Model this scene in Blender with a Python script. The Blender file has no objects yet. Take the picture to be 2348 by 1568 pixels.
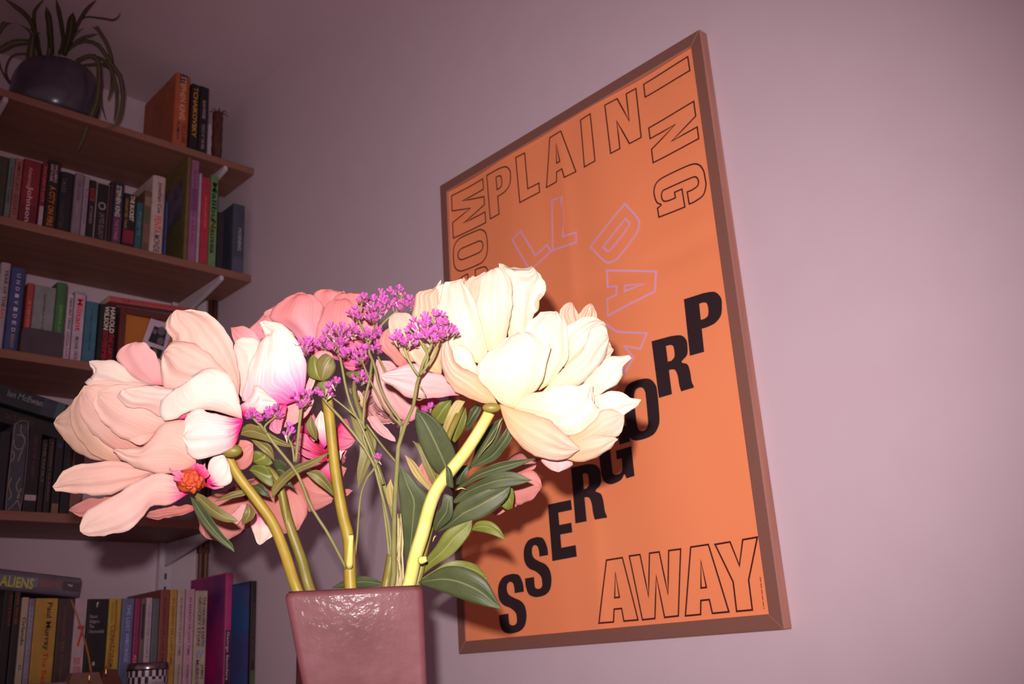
import bpy, bmesh, math, random
from mathutils import Vector, Matrix, noise
from mathutils.geometry import tessellate_polygon
random.seed(7)
sc = bpy.context.scene
COL = sc.collection

# ------------------------------------------------------------------ camera
F, CX, CY = 2230.77, 1174.0, 784.0
R = Matrix(((0.73331623, 0.17106352, 0.65801563),
            (-0.6772855, 0.26839638, 0.68501659),
            (-0.05942766, -0.94799824, 0.31267826)))
CAM = Vector((0.0, 0.0, 1.11))
cd = bpy.data.cameras.new('camera')
cam = bpy.data.objects.new('camera', cd)
COL.objects.link(cam)
cd.sensor_width = 36.0
cd.lens = 36.0 * F / 2348.0
cd.clip_start = 0.02
cd.dof.use_dof = True
cd.dof.focus_distance = 0.80
cd.dof.aperture_fstop = 15.0
cam.matrix_world = Matrix.Translation(CAM) @ Matrix((R @ Vector((1, 0, 0)), R @ Vector((0, -1, 0)), R @ Vector((0, 0, -1)))).transposed().to_4x4()
sc.camera = cam

# ------------------------------------------------------------------ light
sc.view_settings.view_transform = 'Standard'
sc.view_settings.look = 'None'
sc.view_settings.exposure = 0.0
sc.view_settings.gamma = 1.0
sc.view_settings.use_curve_mapping = False
wd = bpy.data.worlds.new('dim_room')
sc.world = wd
wd.use_nodes = True
wd.node_tree.nodes['Background'].inputs[0].default_value = (1.0, 0.66, 0.74, 1)
wd.node_tree.nodes['Background'].inputs[1].default_value = 0.30
# the camera's own flash, up and a little left of the lens
ld = bpy.data.lights.new('camera_flash', 'SPOT')
ld.energy = 52.0
ld.color = (1.0, 0.93, 0.90)
ld.spot_size = math.radians(77)
ld.spot_blend = 1.0
ld.shadow_soft_size = 0.007
lo = bpy.data.objects.new('camera_flash', ld)
COL.objects.link(lo)
lo.location = CAM + R @ Vector((-0.018, -0.040, 0.0))
aim = R @ Vector((0.03, 0.05, 1.0))
lo.rotation_euler = aim.to_track_quat('-Z', 'Y').to_euler()

# ------------------------------------------------------------------ helpers
def ray(x, y):
    return R @ Vector(((x - CX) / F, (y - CY) / F, 1.0))
def P(x, y, d):                       # a point seen at pixel x,y, d metres deep
    return CAM + ray(x, y) * d
def onX(x, y, a):
    r = ray(x, y); return CAM + r * (a / r.x)
def onY(x, y, a):
    r = ray(x, y); return CAM + r * (a / r.y)
def onZ(x, y, a):
    r = ray(x, y); return CAM + r * ((a - CAM.z) / r.z)
def zat(X, Y, ypx):                   # height at which a vertical line reaches pixel row ypx
    lo_, hi_ = -0.5, 3.5
    RT = R.transposed()
    for _ in range(40):
        m = (lo_ + hi_) / 2
        c = RT @ (Vector((X, Y, m)) - CAM)
        if CY + F * c.y / c.z > ypx: lo_ = m
        else: hi_ = m
    return (lo_ + hi_) / 2

def lin(c):
    return tuple((v / 255 / 12.92) if v / 255 <= 0.04045 else ((v / 255 + 0.055) / 1.055) ** 2.4 for v in c)

def newmat(name, rough=0.6, spec=0.3):
    m = bpy.data.materials.new(name); m.use_nodes = True
    b = m.node_tree.nodes['Principled BSDF']
    b.inputs['Roughness'].default_value = rough
    b.inputs['Specular IOR Level'].default_value = spec
    return m, m.node_tree, b

def noisy(name, c1, c2, scale=(8, 8, 8), rough=0.6, spec=0.3, detail=3.0, bump=0.0, nscale=1.0, coat=0.0):
    m, t, b = newmat(name, rough, spec)
    tc = t.nodes.new('ShaderNodeTexCoord'); mp = t.nodes.new('ShaderNodeMapping')
    mp.inputs['Scale'].default_value = scale
    n = t.nodes.new('ShaderNodeTexNoise'); n.inputs['Scale'].default_value = nscale; n.inputs['Detail'].default_value = detail
    r = t.nodes.new('ShaderNodeValToRGB')
    r.color_ramp.elements[0].position = 0.3; r.color_ramp.elements[1].position = 0.7
    r.color_ramp.elements[0].color = (*c1, 1); r.color_ramp.elements[1].color = (*c2, 1)
    t.links.new(tc.outputs['Object'], mp.inputs[0]); t.links.new(mp.outputs[0], n.inputs['Vector'])
    t.links.new(n.outputs['Fac'], r.inputs[0]); t.links.new(r.outputs[0], b.inputs['Base Color'])
    if bump:
        bp = t.nodes.new('ShaderNodeBump'); bp.inputs['Strength'].default_value = bump; bp.inputs['Distance'].default_value = 0.002
        t.links.new(n.outputs['Fac'], bp.inputs['Height']); t.links.new(bp.outputs[0], b.inputs['Normal'])
    b.inputs['Coat Weight'].default_value = coat
    return m

_plain = {}
def plain(c, rough=0.55, spec=0.3, metal=0.0):
    k = (tuple(round(v, 4) for v in c), rough, spec, metal)
    if k not in _plain:
        c2 = tuple(min(1, v * 1.18) for v in c); c1 = tuple(v * 0.85 for v in c)
        m = noisy('printed_card', c1, c2, (1, 1, 1), rough, spec, 4.0, 0.0, 35.0)
        m.node_tree.nodes['Principled BSDF'].inputs['Metallic'].default_value = metal
        _plain[k] = m
    return _plain[k]

def petal_mat(name, base, mid, edge, mag=(0.75, 0.03, 0.30), mag_len=0.14, vein=0.5, transl=0.25):
    """colour runs along the petal (V) from its base to its rim, with fine veins"""
    m, t, b = newmat(name, 0.55, 0.25)
    uv = t.nodes.new('ShaderNodeUVMap'); sp = t.nodes.new('ShaderNodeSeparateXYZ')
    t.links.new(uv.outputs[0], sp.inputs[0])
    mp = t.nodes.new('ShaderNodeMapping'); mp.inputs['Scale'].default_value = (26, 1.6, 1)
    t.links.new(uv.outputs[0], mp.inputs[0])
    n = t.nodes.new('ShaderNodeTexNoise'); n.inputs['Scale'].default_value = 1.0; n.inputs['Detail'].default_value = 2.5
    t.links.new(mp.outputs[0], n.inputs['Vector'])
    ma = t.nodes.new('ShaderNodeMath'); ma.operation = 'MULTIPLY_ADD'
    t.links.new(n.outputs['Fac'], ma.inputs[0]); ma.inputs[1].default_value = 0.30 * vein; t.links.new(sp.outputs['Y'], ma.inputs[2])
    sb = t.nodes.new('ShaderNodeMath'); sb.operation = 'SUBTRACT'; sb.inputs[1].default_value = 0.15 * vein
    t.links.new(ma.outputs[0], sb.inputs[0])
    r = t.nodes.new('ShaderNodeValToRGB'); e = r.color_ramp.elements
    e[0].position = max(0.0, mag_len - 0.07); e[0].color = (*mag, 1)
    e[1].position = mag_len + 0.10; e[1].color = (*base, 1)
    x = r.color_ramp.elements.new(0.55); x.color = (*mid, 1)
    x = r.color_ramp.elements.new(0.97); x.color = (*edge, 1)
    t.links.new(sb.outputs[0], r.inputs[0])
    # fine pink veins and faint blush patches in the tissue
    mp2 = t.nodes.new('ShaderNodeMapping'); mp2.inputs['Scale'].default_value = (60, 2.2, 1); t.links.new(uv.outputs[0], mp2.inputs[0])
    nv = t.nodes.new('ShaderNodeTexNoise'); nv.inputs['Scale'].default_value = 1.0; nv.inputs['Detail'].default_value = 3.5; t.links.new(mp2.outputs[0], nv.inputs['Vector'])
    mr = t.nodes.new('ShaderNodeMapRange'); mr.inputs['From Min'].default_value = .48; mr.inputs['From Max'].default_value = .80; mr.inputs['To Max'].default_value = .55 * vein
    t.links.new(nv.outputs['Fac'], mr.inputs['Value'])
    vm = t.nodes.new('ShaderNodeMix'); vm.data_type = 'RGBA'; vm.blend_type = 'MULTIPLY'
    t.links.new(mr.outputs[0], vm.inputs[0]); t.links.new(r.outputs[0], vm.inputs[6]); vm.inputs[7].default_value = (.90, .66, .64, 1)
    tcn = t.nodes.new('ShaderNodeTexCoord'); nb = t.nodes.new('ShaderNodeTexNoise'); nb.inputs['Scale'].default_value = 26; nb.inputs['Detail'].default_value = 2
    t.links.new(tcn.outputs['Object'], nb.inputs['Vector'])
    mb = t.nodes.new('ShaderNodeMapRange'); mb.inputs['From Min'].default_value = .5; mb.inputs['From Max'].default_value = .75; mb.inputs['To Max'].default_value = .6
    t.links.new(nb.outputs['Fac'], mb.inputs['Value'])
    vb = t.nodes.new('ShaderNodeMix'); vb.data_type = 'RGBA'; vb.blend_type = 'MULTIPLY'
    t.links.new(mb.outputs[0], vb.inputs[0]); t.links.new(vm.outputs[2], vb.inputs[6]); vb.inputs[7].default_value = (.97, .80, .76, 1)
    t.links.new(vb.outputs[2], b.inputs['Base Color'])
    bp = t.nodes.new('ShaderNodeBump'); bp.inputs['Strength'].default_value = 0.30; bp.inputs['Distance'].default_value = 0.0012
    t.links.new(n.outputs['Fac'], bp.inputs['Height']); t.links.new(bp.outputs[0], b.inputs['Normal'])
    tr = t.nodes.new('ShaderNodeBsdfTranslucent'); mx = t.nodes.new('ShaderNodeMixShader'); mx.inputs[0].default_value = transl
    t.links.new(vb.outputs[2], tr.inputs[0]); t.links.new(b.outputs[0], mx.inputs[1]); t.links.new(tr.outputs[0], mx.inputs[2])
    t.links.new(mx.outputs[0], t.nodes['Material Output'].inputs[0])
    return m

def leaf_mat(name, c1, c2, rib, rough=0.42, stripe=0.035, patch=1.0):
    m, t, b = newmat(name, rough, 0.28)
    uv = t.nodes.new('ShaderNodeUVMap'); sp = t.nodes.new('ShaderNodeSeparateXYZ'); t.links.new(uv.outputs[0], sp.inputs[0])
    tc = t.nodes.new('ShaderNodeTexCoord')
    n = t.nodes.new('ShaderNodeTexNoise'); n.inputs['Scale'].default_value = 55 * patch; n.inputs['Detail'].default_value = 4
    t.links.new(tc.outputs['Object'], n.inputs['Vector'])
    r = t.nodes.new('ShaderNodeValToRGB'); r.color_ramp.elements[0].position = .35; r.color_ramp.elements[1].position = .65
    r.color_ramp.elements[0].color = (*c1, 1); r.color_ramp.elements[1].color = (*c2, 1)
    t.links.new(n.outputs['Fac'], r.inputs[0])
    s = t.nodes.new('ShaderNodeMath'); s.operation = 'SUBTRACT'; s.inputs[1].default_value = 0.5; t.links.new(sp.outputs['X'], s.inputs[0])
    a = t.nodes.new('ShaderNodeMath'); a.operation = 'ABSOLUTE'; t.links.new(s.outputs[0], a.inputs[0])
    l = t.nodes.new('ShaderNodeMapRange'); l.inputs['From Min'].default_value = stripe * .4; l.inputs['From Max'].default_value = stripe
    l.inputs['To Min'].default_value = 1; l.inputs['To Max'].default_value = 0
    t.links.new(a.outputs[0], l.inputs['Value'])
    mx = t.nodes.new('ShaderNodeMix'); mx.data_type = 'RGBA'
    t.links.new(l.outputs[0], mx.inputs[0]); t.links.new(r.outputs[0], mx.inputs[6]); mx.inputs[7].default_value = (*rib, 1)
    t.links.new(mx.outputs[2], b.inputs['Base Color'])
    mp = t.nodes.new('ShaderNodeMapping'); mp.inputs['Scale'].default_value = (30, 2, 1); t.links.new(uv.outputs[0], mp.inputs[0])
    n2 = t.nodes.new('ShaderNodeTexNoise'); n2.inputs['Scale'].default_value = 1; t.links.new(mp.outputs[0], n2.inputs['Vector'])
    bp = t.nodes.new('ShaderNodeBump'); bp.inputs['Strength'].default_value = .25; bp.inputs['Distance'].default_value = .001
    t.links.new(n2.outputs['Fac'], bp.inputs['Height']); t.links.new(bp.outputs[0], b.inputs['Normal'])
    return m

def link(name, me, mat, parent=None, smooth=False, label=None, kind=None):
    o = bpy.data.objects.new(name, me); COL.objects.link(o)
    if mat:
        for mm in (mat if isinstance(mat, (list, tuple)) else [mat]): me.materials.append(mm)
    if smooth:
        me.polygons.foreach_set('use_smooth', [True] * len(me.polygons))
    if parent:
        o.parent = parent
        o.matrix_parent_inverse = parent_world(parent).inverted()
    if label: o['label'] = label
    if kind: o['kind'] = kind
    return o
def parent_world(p):
    m = p.matrix_basis.copy()
    if p.parent: m = parent_world(p.parent) @ p.matrix_parent_inverse @ m
    return m
def empty(name, loc, label, cat, group=None):
    o = bpy.data.objects.new(name, None); COL.objects.link(o)
    o.location = loc; o.empty_display_size = 0.02
    o['label'] = label; o['category'] = cat
    if group: o['group'] = group
    return o
def tag(o, label, cat, group=None):
    o['label'] = label; o['category'] = cat
    if group: o['group'] = group
    return o
def mesh(name, vs, fs, uvs=None):
    me = bpy.data.meshes.new(name); me.from_pydata([tuple(v) for v in vs], [], fs)
    if uvs:
        l = me.uv_layers.new(name='UVMap')
        for p in me.polygons:
            for li, vi in zip(p.loop_indices, p.vertices): l.data[li].uv = uvs[vi]
    me.update()
    return me
def box(name, lo_, hi_, mat, parent=None, bevel=0.0, seg=2, M=None, label=None, kind=None):
    bm = bmesh.new(); bmesh.ops.create_cube(bm, size=1)
    lo_, hi_ = Vector(lo_), Vector(hi_)
    for v in bm.verts:
        v.co = Vector([(lo_[i] + hi_[i]) / 2 + v.co[i] * (hi_[i] - lo_[i]) for i in range(3)])
    if bevel: bmesh.ops.bevel(bm, geom=list(bm.edges), offset=bevel, segments=seg, affect='EDGES', profile=.5)
    if M: bm.transform(M)
    me = bpy.data.meshes.new(name); bm.to_mesh(me); bm.free()
    return link(name, me, mat, parent, label=label, kind=kind)

def catmull(pts, n, closed=False):
    """resample a polyline through its points, evenly by length"""
    pts = [Vector(p) for p in pts]
    if len(pts) == 2:
        return [pts[0].lerp(pts[1], i / (n - 1)) for i in range(n)]
    dense = []
    N = len(pts)
    rng = N if closed else N - 1
    for i in range(rng):
        if closed:
            p0, p1, p2, p3 = pts[i - 1], pts[i], pts[(i + 1) % N], pts[(i + 2) % N]
        else:
            p1, p2 = pts[i], pts[i + 1]
            p0 = pts[i - 1] if i > 0 else p1 * 2 - p2
            p3 = pts[i + 2] if i + 2 < N else p2 * 2 - p1
        for k in range(8):
            t = k / 8
            dense.append(0.5 * ((2 * p1) + (p2 - p0) * t + (2 * p0 - 5 * p1 + 4 * p2 - p3) * t * t + (3 * p1 - p0 - 3 * p2 + p3) * t ** 3))
    dense.append(pts[0] if closed else pts[-1])
    L = [0.0]
    for a, b in zip(dense, dense[1:]): L.append(L[-1] + (b - a).length)
    out = []; j = 0
    m = n if closed else n - 1
    for i in range(n):
        s = L[-1] * i / m
        while j < len(L) - 2 and L[j + 1] < s: j += 1
        q = (s - L[j]) / max(1e-9, L[j + 1] - L[j])
        out.append(dense[j].lerp(dense[j + 1], min(1, q)))
    return out

def tube(name, pts, rads, mat, parent, sides=8, n=24, ridge=0.0, label=None):
    c = catmull(pts, n)
    rr = [rads] * n if isinstance(rads, (int, float)) else [v.x for v in catmull([Vector((q, 0, 0)) for q in rads], n)]
    vs, fs, uv = [], [], []
    prev = None
    for i, p in enumerate(c):
        t = (c[min(i + 1, n - 1)] - c[max(i - 1, 0)]).normalized()
        a = (Vector((0, 0, 1)) if abs(t.z) < .9 else Vector((1, 0, 0))) if prev is None else prev
        u = (a - t * a.dot(t)).normalized(); w = t.cross(u); prev = u
        for k in range(sides):
            g = 2 * math.pi * k / sides
            q = rr[i] * (1 + ridge * math.cos(3 * g))
            vs.append(p + u * math.cos(g) * q + w * math.sin(g) * q); uv.append((k / sides, i / n))
    for i in range(n - 1):
        for k in range(sides):
            k2 = (k + 1) % sides
            fs.append((i * sides + k, i * sides + k2, (i + 1) * sides + k2, (i + 1) * sides + k))
    fs.append(tuple(range(sides))[::-1]); fs.append(tuple((n - 1) * sides + k for k in range(sides)))
    return link(name, mesh(name, vs, fs, uv), mat, parent, smooth=True, label=label)

# a blade, petal or leaf as a curved sheet with real thickness.
ZM = dict(a=(100, 650, 2.571), c=(560, 600, 3.136), d=(860, 580, 2.903), e=(420, 940, 3.409), f=(760, 900, 3.015),
          h=(0, 0, 3.733), o=(0, 0, 1.0))
def sheet(name, view, pts, tip, db, dt, bulge, mat, parent, rows=20, cols=16, ruffle=0.0006, waves=3.0, fold=0.0,
          skew=0.0, thick=0.0007, curl=0.0, label=None, K=0.52, K2=1.0, ribs=None):
    ox, oy, s = ZM[view]
    q = [Vector((ox + x / s, oy + y / s)) for x, y in pts]
    left = catmull(q[:tip + 1], rows + 1)
    right = catmull([q[0]] + q[tip:][::-1], rows + 1)
    ph = random.random() * 6.28; rp = random.uniform(-.8, .8); ribs = ribs or random.choice((2.2, 2.8, 3.4))
    vs, uv, fs = [], [], []
    for i in range(rows + 1):
        v = i / rows
        for j in range(cols + 1):
            u = j / cols
            a = left[i].lerp(right[i], u)
            w = 4 * u * (1 - u)
            sv = math.sin(math.pi * min(1, max(0, v))) ** 1.05
            d = db + (dt - db) * v
            d -= bulge * (w * .45 + .55 * w * w) * sv * K
            d -= bulge * .035 * math.cos(ribs * 2 * math.pi * (u - .5) + rp) * min(1, 2.2 * v) * (.3 + .7 * v) * K2
            d += skew * (u - .5) * sv
            d += fold * abs(2 * u - 1) * sv
            d += ruffle * math.sin(waves * 2 * math.pi * u + ph + 1.7 * v) * (v ** 1.2) * sv ** .3
            if curl: d -= curl * max(0, (abs(2 * u - 1) - .55) / .45) ** 2 * sv
            p = P(a.x, a.y, d)
            p += (noise.noise_vector(p * 45 + Vector((ph, ph, 0))) * ruffle * .8) if ruffle else Vector()
            if ruffle and cols > 9:
                e_ = max(v, abs(2 * u - 1)) ** 3 * min(1, v * 2)
                p += noise.noise_vector(p * 150) * .0015 * e_
            vs.append(p); uv.append((u, v))
    n = len(vs); C = cols + 1
    back = ray(q[0].x, q[0].y).normalized() * thick
    vs += [p + back for p in vs[:n]]; uv += uv[:n]
    for i in range(rows):
        for j in range(cols):
            A = (i * C + j, i * C + j + 1, (i + 1) * C + j + 1, (i + 1) * C + j)
            fs.append(A); fs.append(tuple(k + n for k in A)[::-1])
    for i in range(rows):
        for j in (0, cols):
            A = (i * C + j, (i + 1) * C + j, (i + 1) * C + j + n, i * C + j + n); fs.append(A if j == 0 else A[::-1])
    me = mesh(name, vs, fs, uv)
    bm = bmesh.new(); bm.from_mesh(me)
    bmesh.ops.remove_doubles(bm, verts=list(bm.verts), dist=1e-5)
    bmesh.ops.recalc_face_normals(bm, faces=list(bm.faces))
    bm.to_mesh(me); bm.free()
    return link(name, me, mat, parent, smooth=True, label=label)
# ------------------------------------------------------------------ room shell
WX, WY, ZC, ZF = 0.9413, 1.985, 1.29 + 1.11, 0.0
m_wall = noisy('pink_wall_paint', lin((207, 180, 193)), lin((209, 183, 196)), (3, 3, 3), 0.75, 0.25, 4, 0.05, 6.0)
m_wall2 = noisy('pink_wall_paint_back', lin((207, 180, 193)), lin((209, 183, 196)), (3, 3, 3), 0.75, 0.25, 4, 0.05, 6.0)
m_ceil = noisy('ceiling_paint', lin((206, 176, 188)), lin((209, 179, 191)), (2, 2, 2), 0.8, 0.2, 3, 0.03, 5.0)
def st(o): o['kind'] = 'structure'; return o
st(box('wall_right', (WX, -1.6, ZF), (WX + .12, WY + .12, ZC + .1), m_wall))
st(box('wall_back', (-2.2, WY, ZF), (WX, WY + .12, ZC + .1), m_wall2))
st(box('ceiling', (-2.2, -1.6, ZC), (WX, WY, ZC + .1), m_ceil))
m_floor = noisy('oak_floorboards', lin((120, 82, 66)), lin((140, 98, 78)), (2, 20, 2), 0.5, 0.3, 4, 0.1, 2.0)
st(box('floor', (-2.2, -1.6, -.1), (WX, WY, 0), m_floor))
st(box('baseboard_right', (WX - .015, -1.6, 0), (WX, WY, .11), m_ceil, bevel=.003))
st(box('baseboard_back', (-2.2, WY - .015, 0), (WX - .015, WY, .11), m_ceil, bevel=.003))

# pipes boxed into the corner
m_pipe = noisy('brown_pipe_paint', lin((86, 48, 42)), lin((102, 60, 50)), (1, 1, 1), 0.45, 0.4, 3, .05, 30)
pr = empty('corner_pipe', (WX - .035, WY - .035, 0), 'group of brown painted vertical pipes running down the room corner behind the shelf ends', 'pipe')
for (dx, dy, r) in ((-.0178, -.060, .0052), (-.0062, -.060, .0056)):
    tube('pipe', [Vector((WX + dx, WY + dy, 0.11)), Vector((WX + dx, WY + dy, 1.2)), Vector((WX + dx, WY + dy, 1.96))], r, m_pipe, pr, 14, 6)
for z in (.8, 1.362, 1.60):
    box('pipe_clip', (WX - .0245, WY - .0680, z), (WX - .0005, WY - .0535, z + .012), m_pipe, pr, .002)
box('pipe_joint', (WX - .026, WY - .072, 1.80), (WX - .0005, WY - .050, 1.872), m_pipe, pr, .006, 3)

# ------------------------------------------------------------------ shelving
YS = 1.773
def wood(name, c1, c2, sc_=(3, 60, 60)):
    return noisy(name, lin(c1), lin(c2), sc_, 0.5, 0.3, 5, .08, 1.0)
m_shelf = wood('oak_veneer_shelf', (128, 84, 72), (148, 98, 84))
m_under = wood('dark_shelf_underside', (124, 82, 74), (140, 94, 84))
m_white = noisy('white_powder_coat', lin((196, 178, 190)), lin((206, 188, 200)), (1, 1, 1), .4, .4, 2, 0, 20)
SH = [(2.190, 2.1745), (1.9330, 1.9170), (1.6845, 1.6685), (1.4040, 1.3875), (1.085, 1.069)]
SHN = ['highest', 'second', 'third', 'fourth', 'lowest']
for i, (zt, zb) in enumerate(SH):
    # board with a notch at the back right corner for the pipes
    nx, ny = WX - .030, WY - .073
    out = [(-.9, YS), (WX - .001, YS), (WX - .001, ny), (nx + .012, ny), (nx, ny + .012), (nx, WY - .001), (-.9, WY - .001)]
    k = len(out)
    vs = [(x, y, zb) for x, y in out] + [(x, y, zt) for x, y in out]
    fs = [tuple(range(k))[::-1], tuple(range(k, 2 * k))] + [(a, (a + 1) % k, (a + 1) % k + k, a + k) for a in range(k)]
    o = link('shelf_board', mesh('shelf_board', vs, fs), m_shelf)
    bv = o.modifiers.new('b', 'BEVEL'); bv.width = .0012; bv.segments = 2; bv.limit_method = 'ANGLE'
    tag(o, '%s wooden shelf board seen from below, notched around the corner pipes' % ['highest', 'second from top', 'third from top', 'fourth from top', 'lowest'][i], 'shelf', 'shelf boards on the back wall')
# white uprights and brackets
XB = [.872, .4265]
for j, xb in enumerate(XB):
    up = empty('shelf_upright', (xb, WY, .9), ['white slotted shelf upright on the back wall near the room corner', 'white slotted shelf upright at the left, behind the spider plant'][j], 'upright')
    box('rail', (xb - .0125, WY - .012, .9), (xb + .0125, WY - .0005, 2.33), m_white, up, .001)
    for side in (-1, 1):
        box('rail_lip', (xb + side * .0135 - .0015, WY - .014, .9), (xb + side * .0135 + .0015, WY - .0005, 2.33), m_white, up)
    m_slot = plain(lin((60, 45, 52)))
    slots = bmesh.new()
    for k in range(54):
        z = .93 + k * .026
        bmesh.ops.create_cube(slots, size=1, matrix=Matrix.Translation((xb, WY - .0125, z)) @ Matrix.Diagonal((.004, .001, .012, 1)))
    me = bpy.data.meshes.new('slots'); slots.to_mesh(me); slots.free()
    link('slots', me, m_slot, up, kind='stuff')
    for i, (zt, zb) in enumerate(SH):
        br = empty('shelf_bracket', (xb, WY - .014, zb), 'white steel bracket under the %s shelf board, %s' % (['highest', 'second', 'third', 'fourth', 'lowest'][i], ['near the room corner', 'at the left edge of the photo'][j]), 'bracket', 'white brackets under the shelves')
        y0, y1 = WY - .015, YS - .004
        hgt = .046
        prof = [(y0, zb - .0008), (y1, zb - .0008), (y1 - .004, zb - .007), (y1, zb - .010), (y0 + .01, zb - hgt), (y0, zb - hgt)]
        prof = [(y0, zb - .0008), (y1 + .002, zb - .0008), (y1, zb - .011), (y1 + .012, zb - .014), (y0 - .004, zb - hgt), (y0, zb - hgt)]
        w = .0045
        k = len(prof)
        vs = [(xb - w, a, b) for a, b in prof] + [(xb + w, a, b) for a, b in prof]
        fs = [tuple(range(k)), tuple(range(k, 2 * k))[::-1]] + [(a + k, (a + 1) % k + k, (a + 1) % k, a) for a in range(k)]
        o = link('arm', mesh('arm', vs, fs), m_white, br)
        bv = o.modifiers.new('b', 'BEVEL'); bv.width = .002; bv.segments = 3
        box('screw', (xb + w, YS + .055, zb - .016), (xb + w + .003, YS + .061, zb - .010), m_slot, br, .001)

# sideboard below the frame that carries the vase
m_side = wood('sideboard_wood', (92, 60, 48), (112, 74, 58))
SBZ = .93
sb = empty('sideboard', (.45, .75, 0), 'wooden sideboard under the brown vase, below the picture edge', 'sideboard')
box('top', (.05, .35, SBZ - .03), (WX - .02, 1.25, SBZ), m_side, sb, .004)
box('body', (.08, .38, .12), (WX - .02, 1.22, SBZ - .03), m_side, sb, .003)
for x in (.12, WX - .08):
    for y in (.42, 1.18):
        box('leg', (x - .02, y - .02, 0), (x + .02, y + .02, .12), m_side, sb, .003)
# ------------------------------------------------------------------ framed poster
PX = .9252; PB = WX - .0008
m_frame_lit = noisy('walnut_ply_side_lit', lin((164, 110, 98)), lin((190, 132, 116)), (40, 3, 3), .5, .3, 4, .1, 1.6)  # lighter tone paints side light onto the frame's side faces
m_frame2 = noisy('frame_front_walnut', lin((104, 66, 60)), lin((124, 80, 72)), (120, 6, 6), .5, .3, 4, .15, 1.6)
def ply(name):
    m, t, b = newmat(name, .5, .3)
    tc = t.nodes.new('ShaderNodeTexCoord'); mp = t.nodes.new('ShaderNodeMapping'); t.links.new(tc.outputs['UV'], mp.inputs[0])
    mp.inputs['Scale'].default_value = (1, 1, 1)
    w = t.nodes.new('ShaderNodeTexWave'); w.inputs['Scale'].default_value = 1.35; w.inputs['Distortion'].default_value = .35; w.inputs['Detail'].default_value = 2
    r = t.nodes.new('ShaderNodeValToRGB'); e = r.color_ramp.elements
    e[0].position = .55; e[0].color = (*lin((116, 74, 68)), 1); e[1].position = .95; e[1].color = (*lin((164, 112, 98)), 1)
    t.links.new(mp.outputs[0], w.inputs['Vector']); t.links.new(w.outputs[0], r.inputs[0]); t.links.new(r.outputs[0], b.inputs['Base Color'])
    return m
m_ply = ply('plywood_edge')
Yl, Yr, Zt, Zb = 1.1119, .5819, .7534 + 1.11, .01645 + 1.11     # outer frame
po = empty('framed_poster', (PB, (Yl + Yr) / 2, Zb), 'large orange typographic poster in a thin brown wooden frame on the pink wall', 'poster')
RW = .0165
def rail(a, b, c, d):   # a,b outer ends ; c,d inner ends (y,z)
    xf, xb_ = PX, PB
    quad = [a, b, d, c]
    vs = [(xf, y, z) for y, z in quad] + [(xb_, y, z) for y, z in quad]
    fs = [(0, 1, 2, 3), (7, 6, 5, 4), (0, 4, 5, 1), (1, 5, 6, 2), (2, 6, 7, 3), (3, 7, 4, 0)]
    me = bpy.data.meshes.new('frame_rail'); me.from_pydata(vs, [], fs)
    ul = me.uv_layers.new(name='UVMap')
    L = (Vector(a) - Vector(b)).length
    cu = {0: (0, 0), 1: (0, L * 3), 2: (3, L * 3), 3: (3, 0), 4: (-1, 0), 5: (-1, L * 3), 6: (4, L * 3), 7: (4, 0)}
    for p in me.polygons:
        for li, vi in zip(p.loop_indices, p.vertices): ul.data[li].uv = cu[vi]
    o = link('frame_rail', me, [m_ply, m_frame_lit], po)
    for i, p in enumerate(me.polygons): p.material_index = 0 if i == 0 else 1
    bm = bmesh.new(); bm.from_mesh(me); bmesh.ops.recalc_face_normals(bm, faces=list(bm.faces)); bm.to_mesh(me); bm.free()
    bv = o.modifiers.new('b', 'BEVEL'); bv.width = .0011; bv.segments = 2
    return o
oc = [(Yl, Zt), (Yr, Zt), (Yr, Zb), (Yl, Zb)]; ic = [(Yl - RW, Zt - RW), (Yr + RW, Zt - RW), (Yr + RW, Zb + RW), (Yl - RW, Zb + RW)]
for k in range(4): rail(oc[k], oc[(k + 1) % 4], ic[k], ic[(k + 1) % 4])

# wavy, once-folded paper
XP = PX + .0045
def pdisp(y, z):
    u = (Yl - y) / (Yl - Yr); v = (z - Zb) / (Zt - Zb)
    d = .0007 * math.sin(u * 19 + 2.2 * v) * (0.4 + .6 * v) + .0006 * math.sin(u * 7.5 + 3 * v + 1) + .0003 * math.sin(v * 9 + u * 4)
    d += .0011 * math.exp(-((u - .5) / .035) ** 2) * (1 if u > .5 else .6) - .0010 * math.exp(-((v - .60 - .02 * u) / .02) ** 2) * .7
    return -d * 2.2
m_poster = noisy('orange_poster_ink', lin((254, 146, 100)), lin((255, 150, 104)), (1, 1, 1), .38, .35, 2, 0, 6)
NY, NZ = 64, 80
vs, fs = [], []
for i in range(NZ + 1):
    for j in range(NY + 1):
        y = Yl - RW + .002 - (Yl - Yr - 2 * RW + .004) * j / NY; z = Zb + RW - .002 + (Zt - Zb - 2 * RW + .004) * i / NZ
        vs.append((XP + pdisp(y, z), y, z))
for i in range(NZ):
    for j in range(NY):
        a = i * (NY + 1) + j; fs.append((a, a + 1, a + NY + 2, a + NY + 1))
paper = link('poster_print', mesh('poster_print', vs, fs), m_poster, po, smooth=True)
box('backing_board', (XP + .003, Yr + .004, Zb + .004), (PB, Yl - .004, Zt - .004), plain(lin((90, 60, 50))), po)

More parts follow.
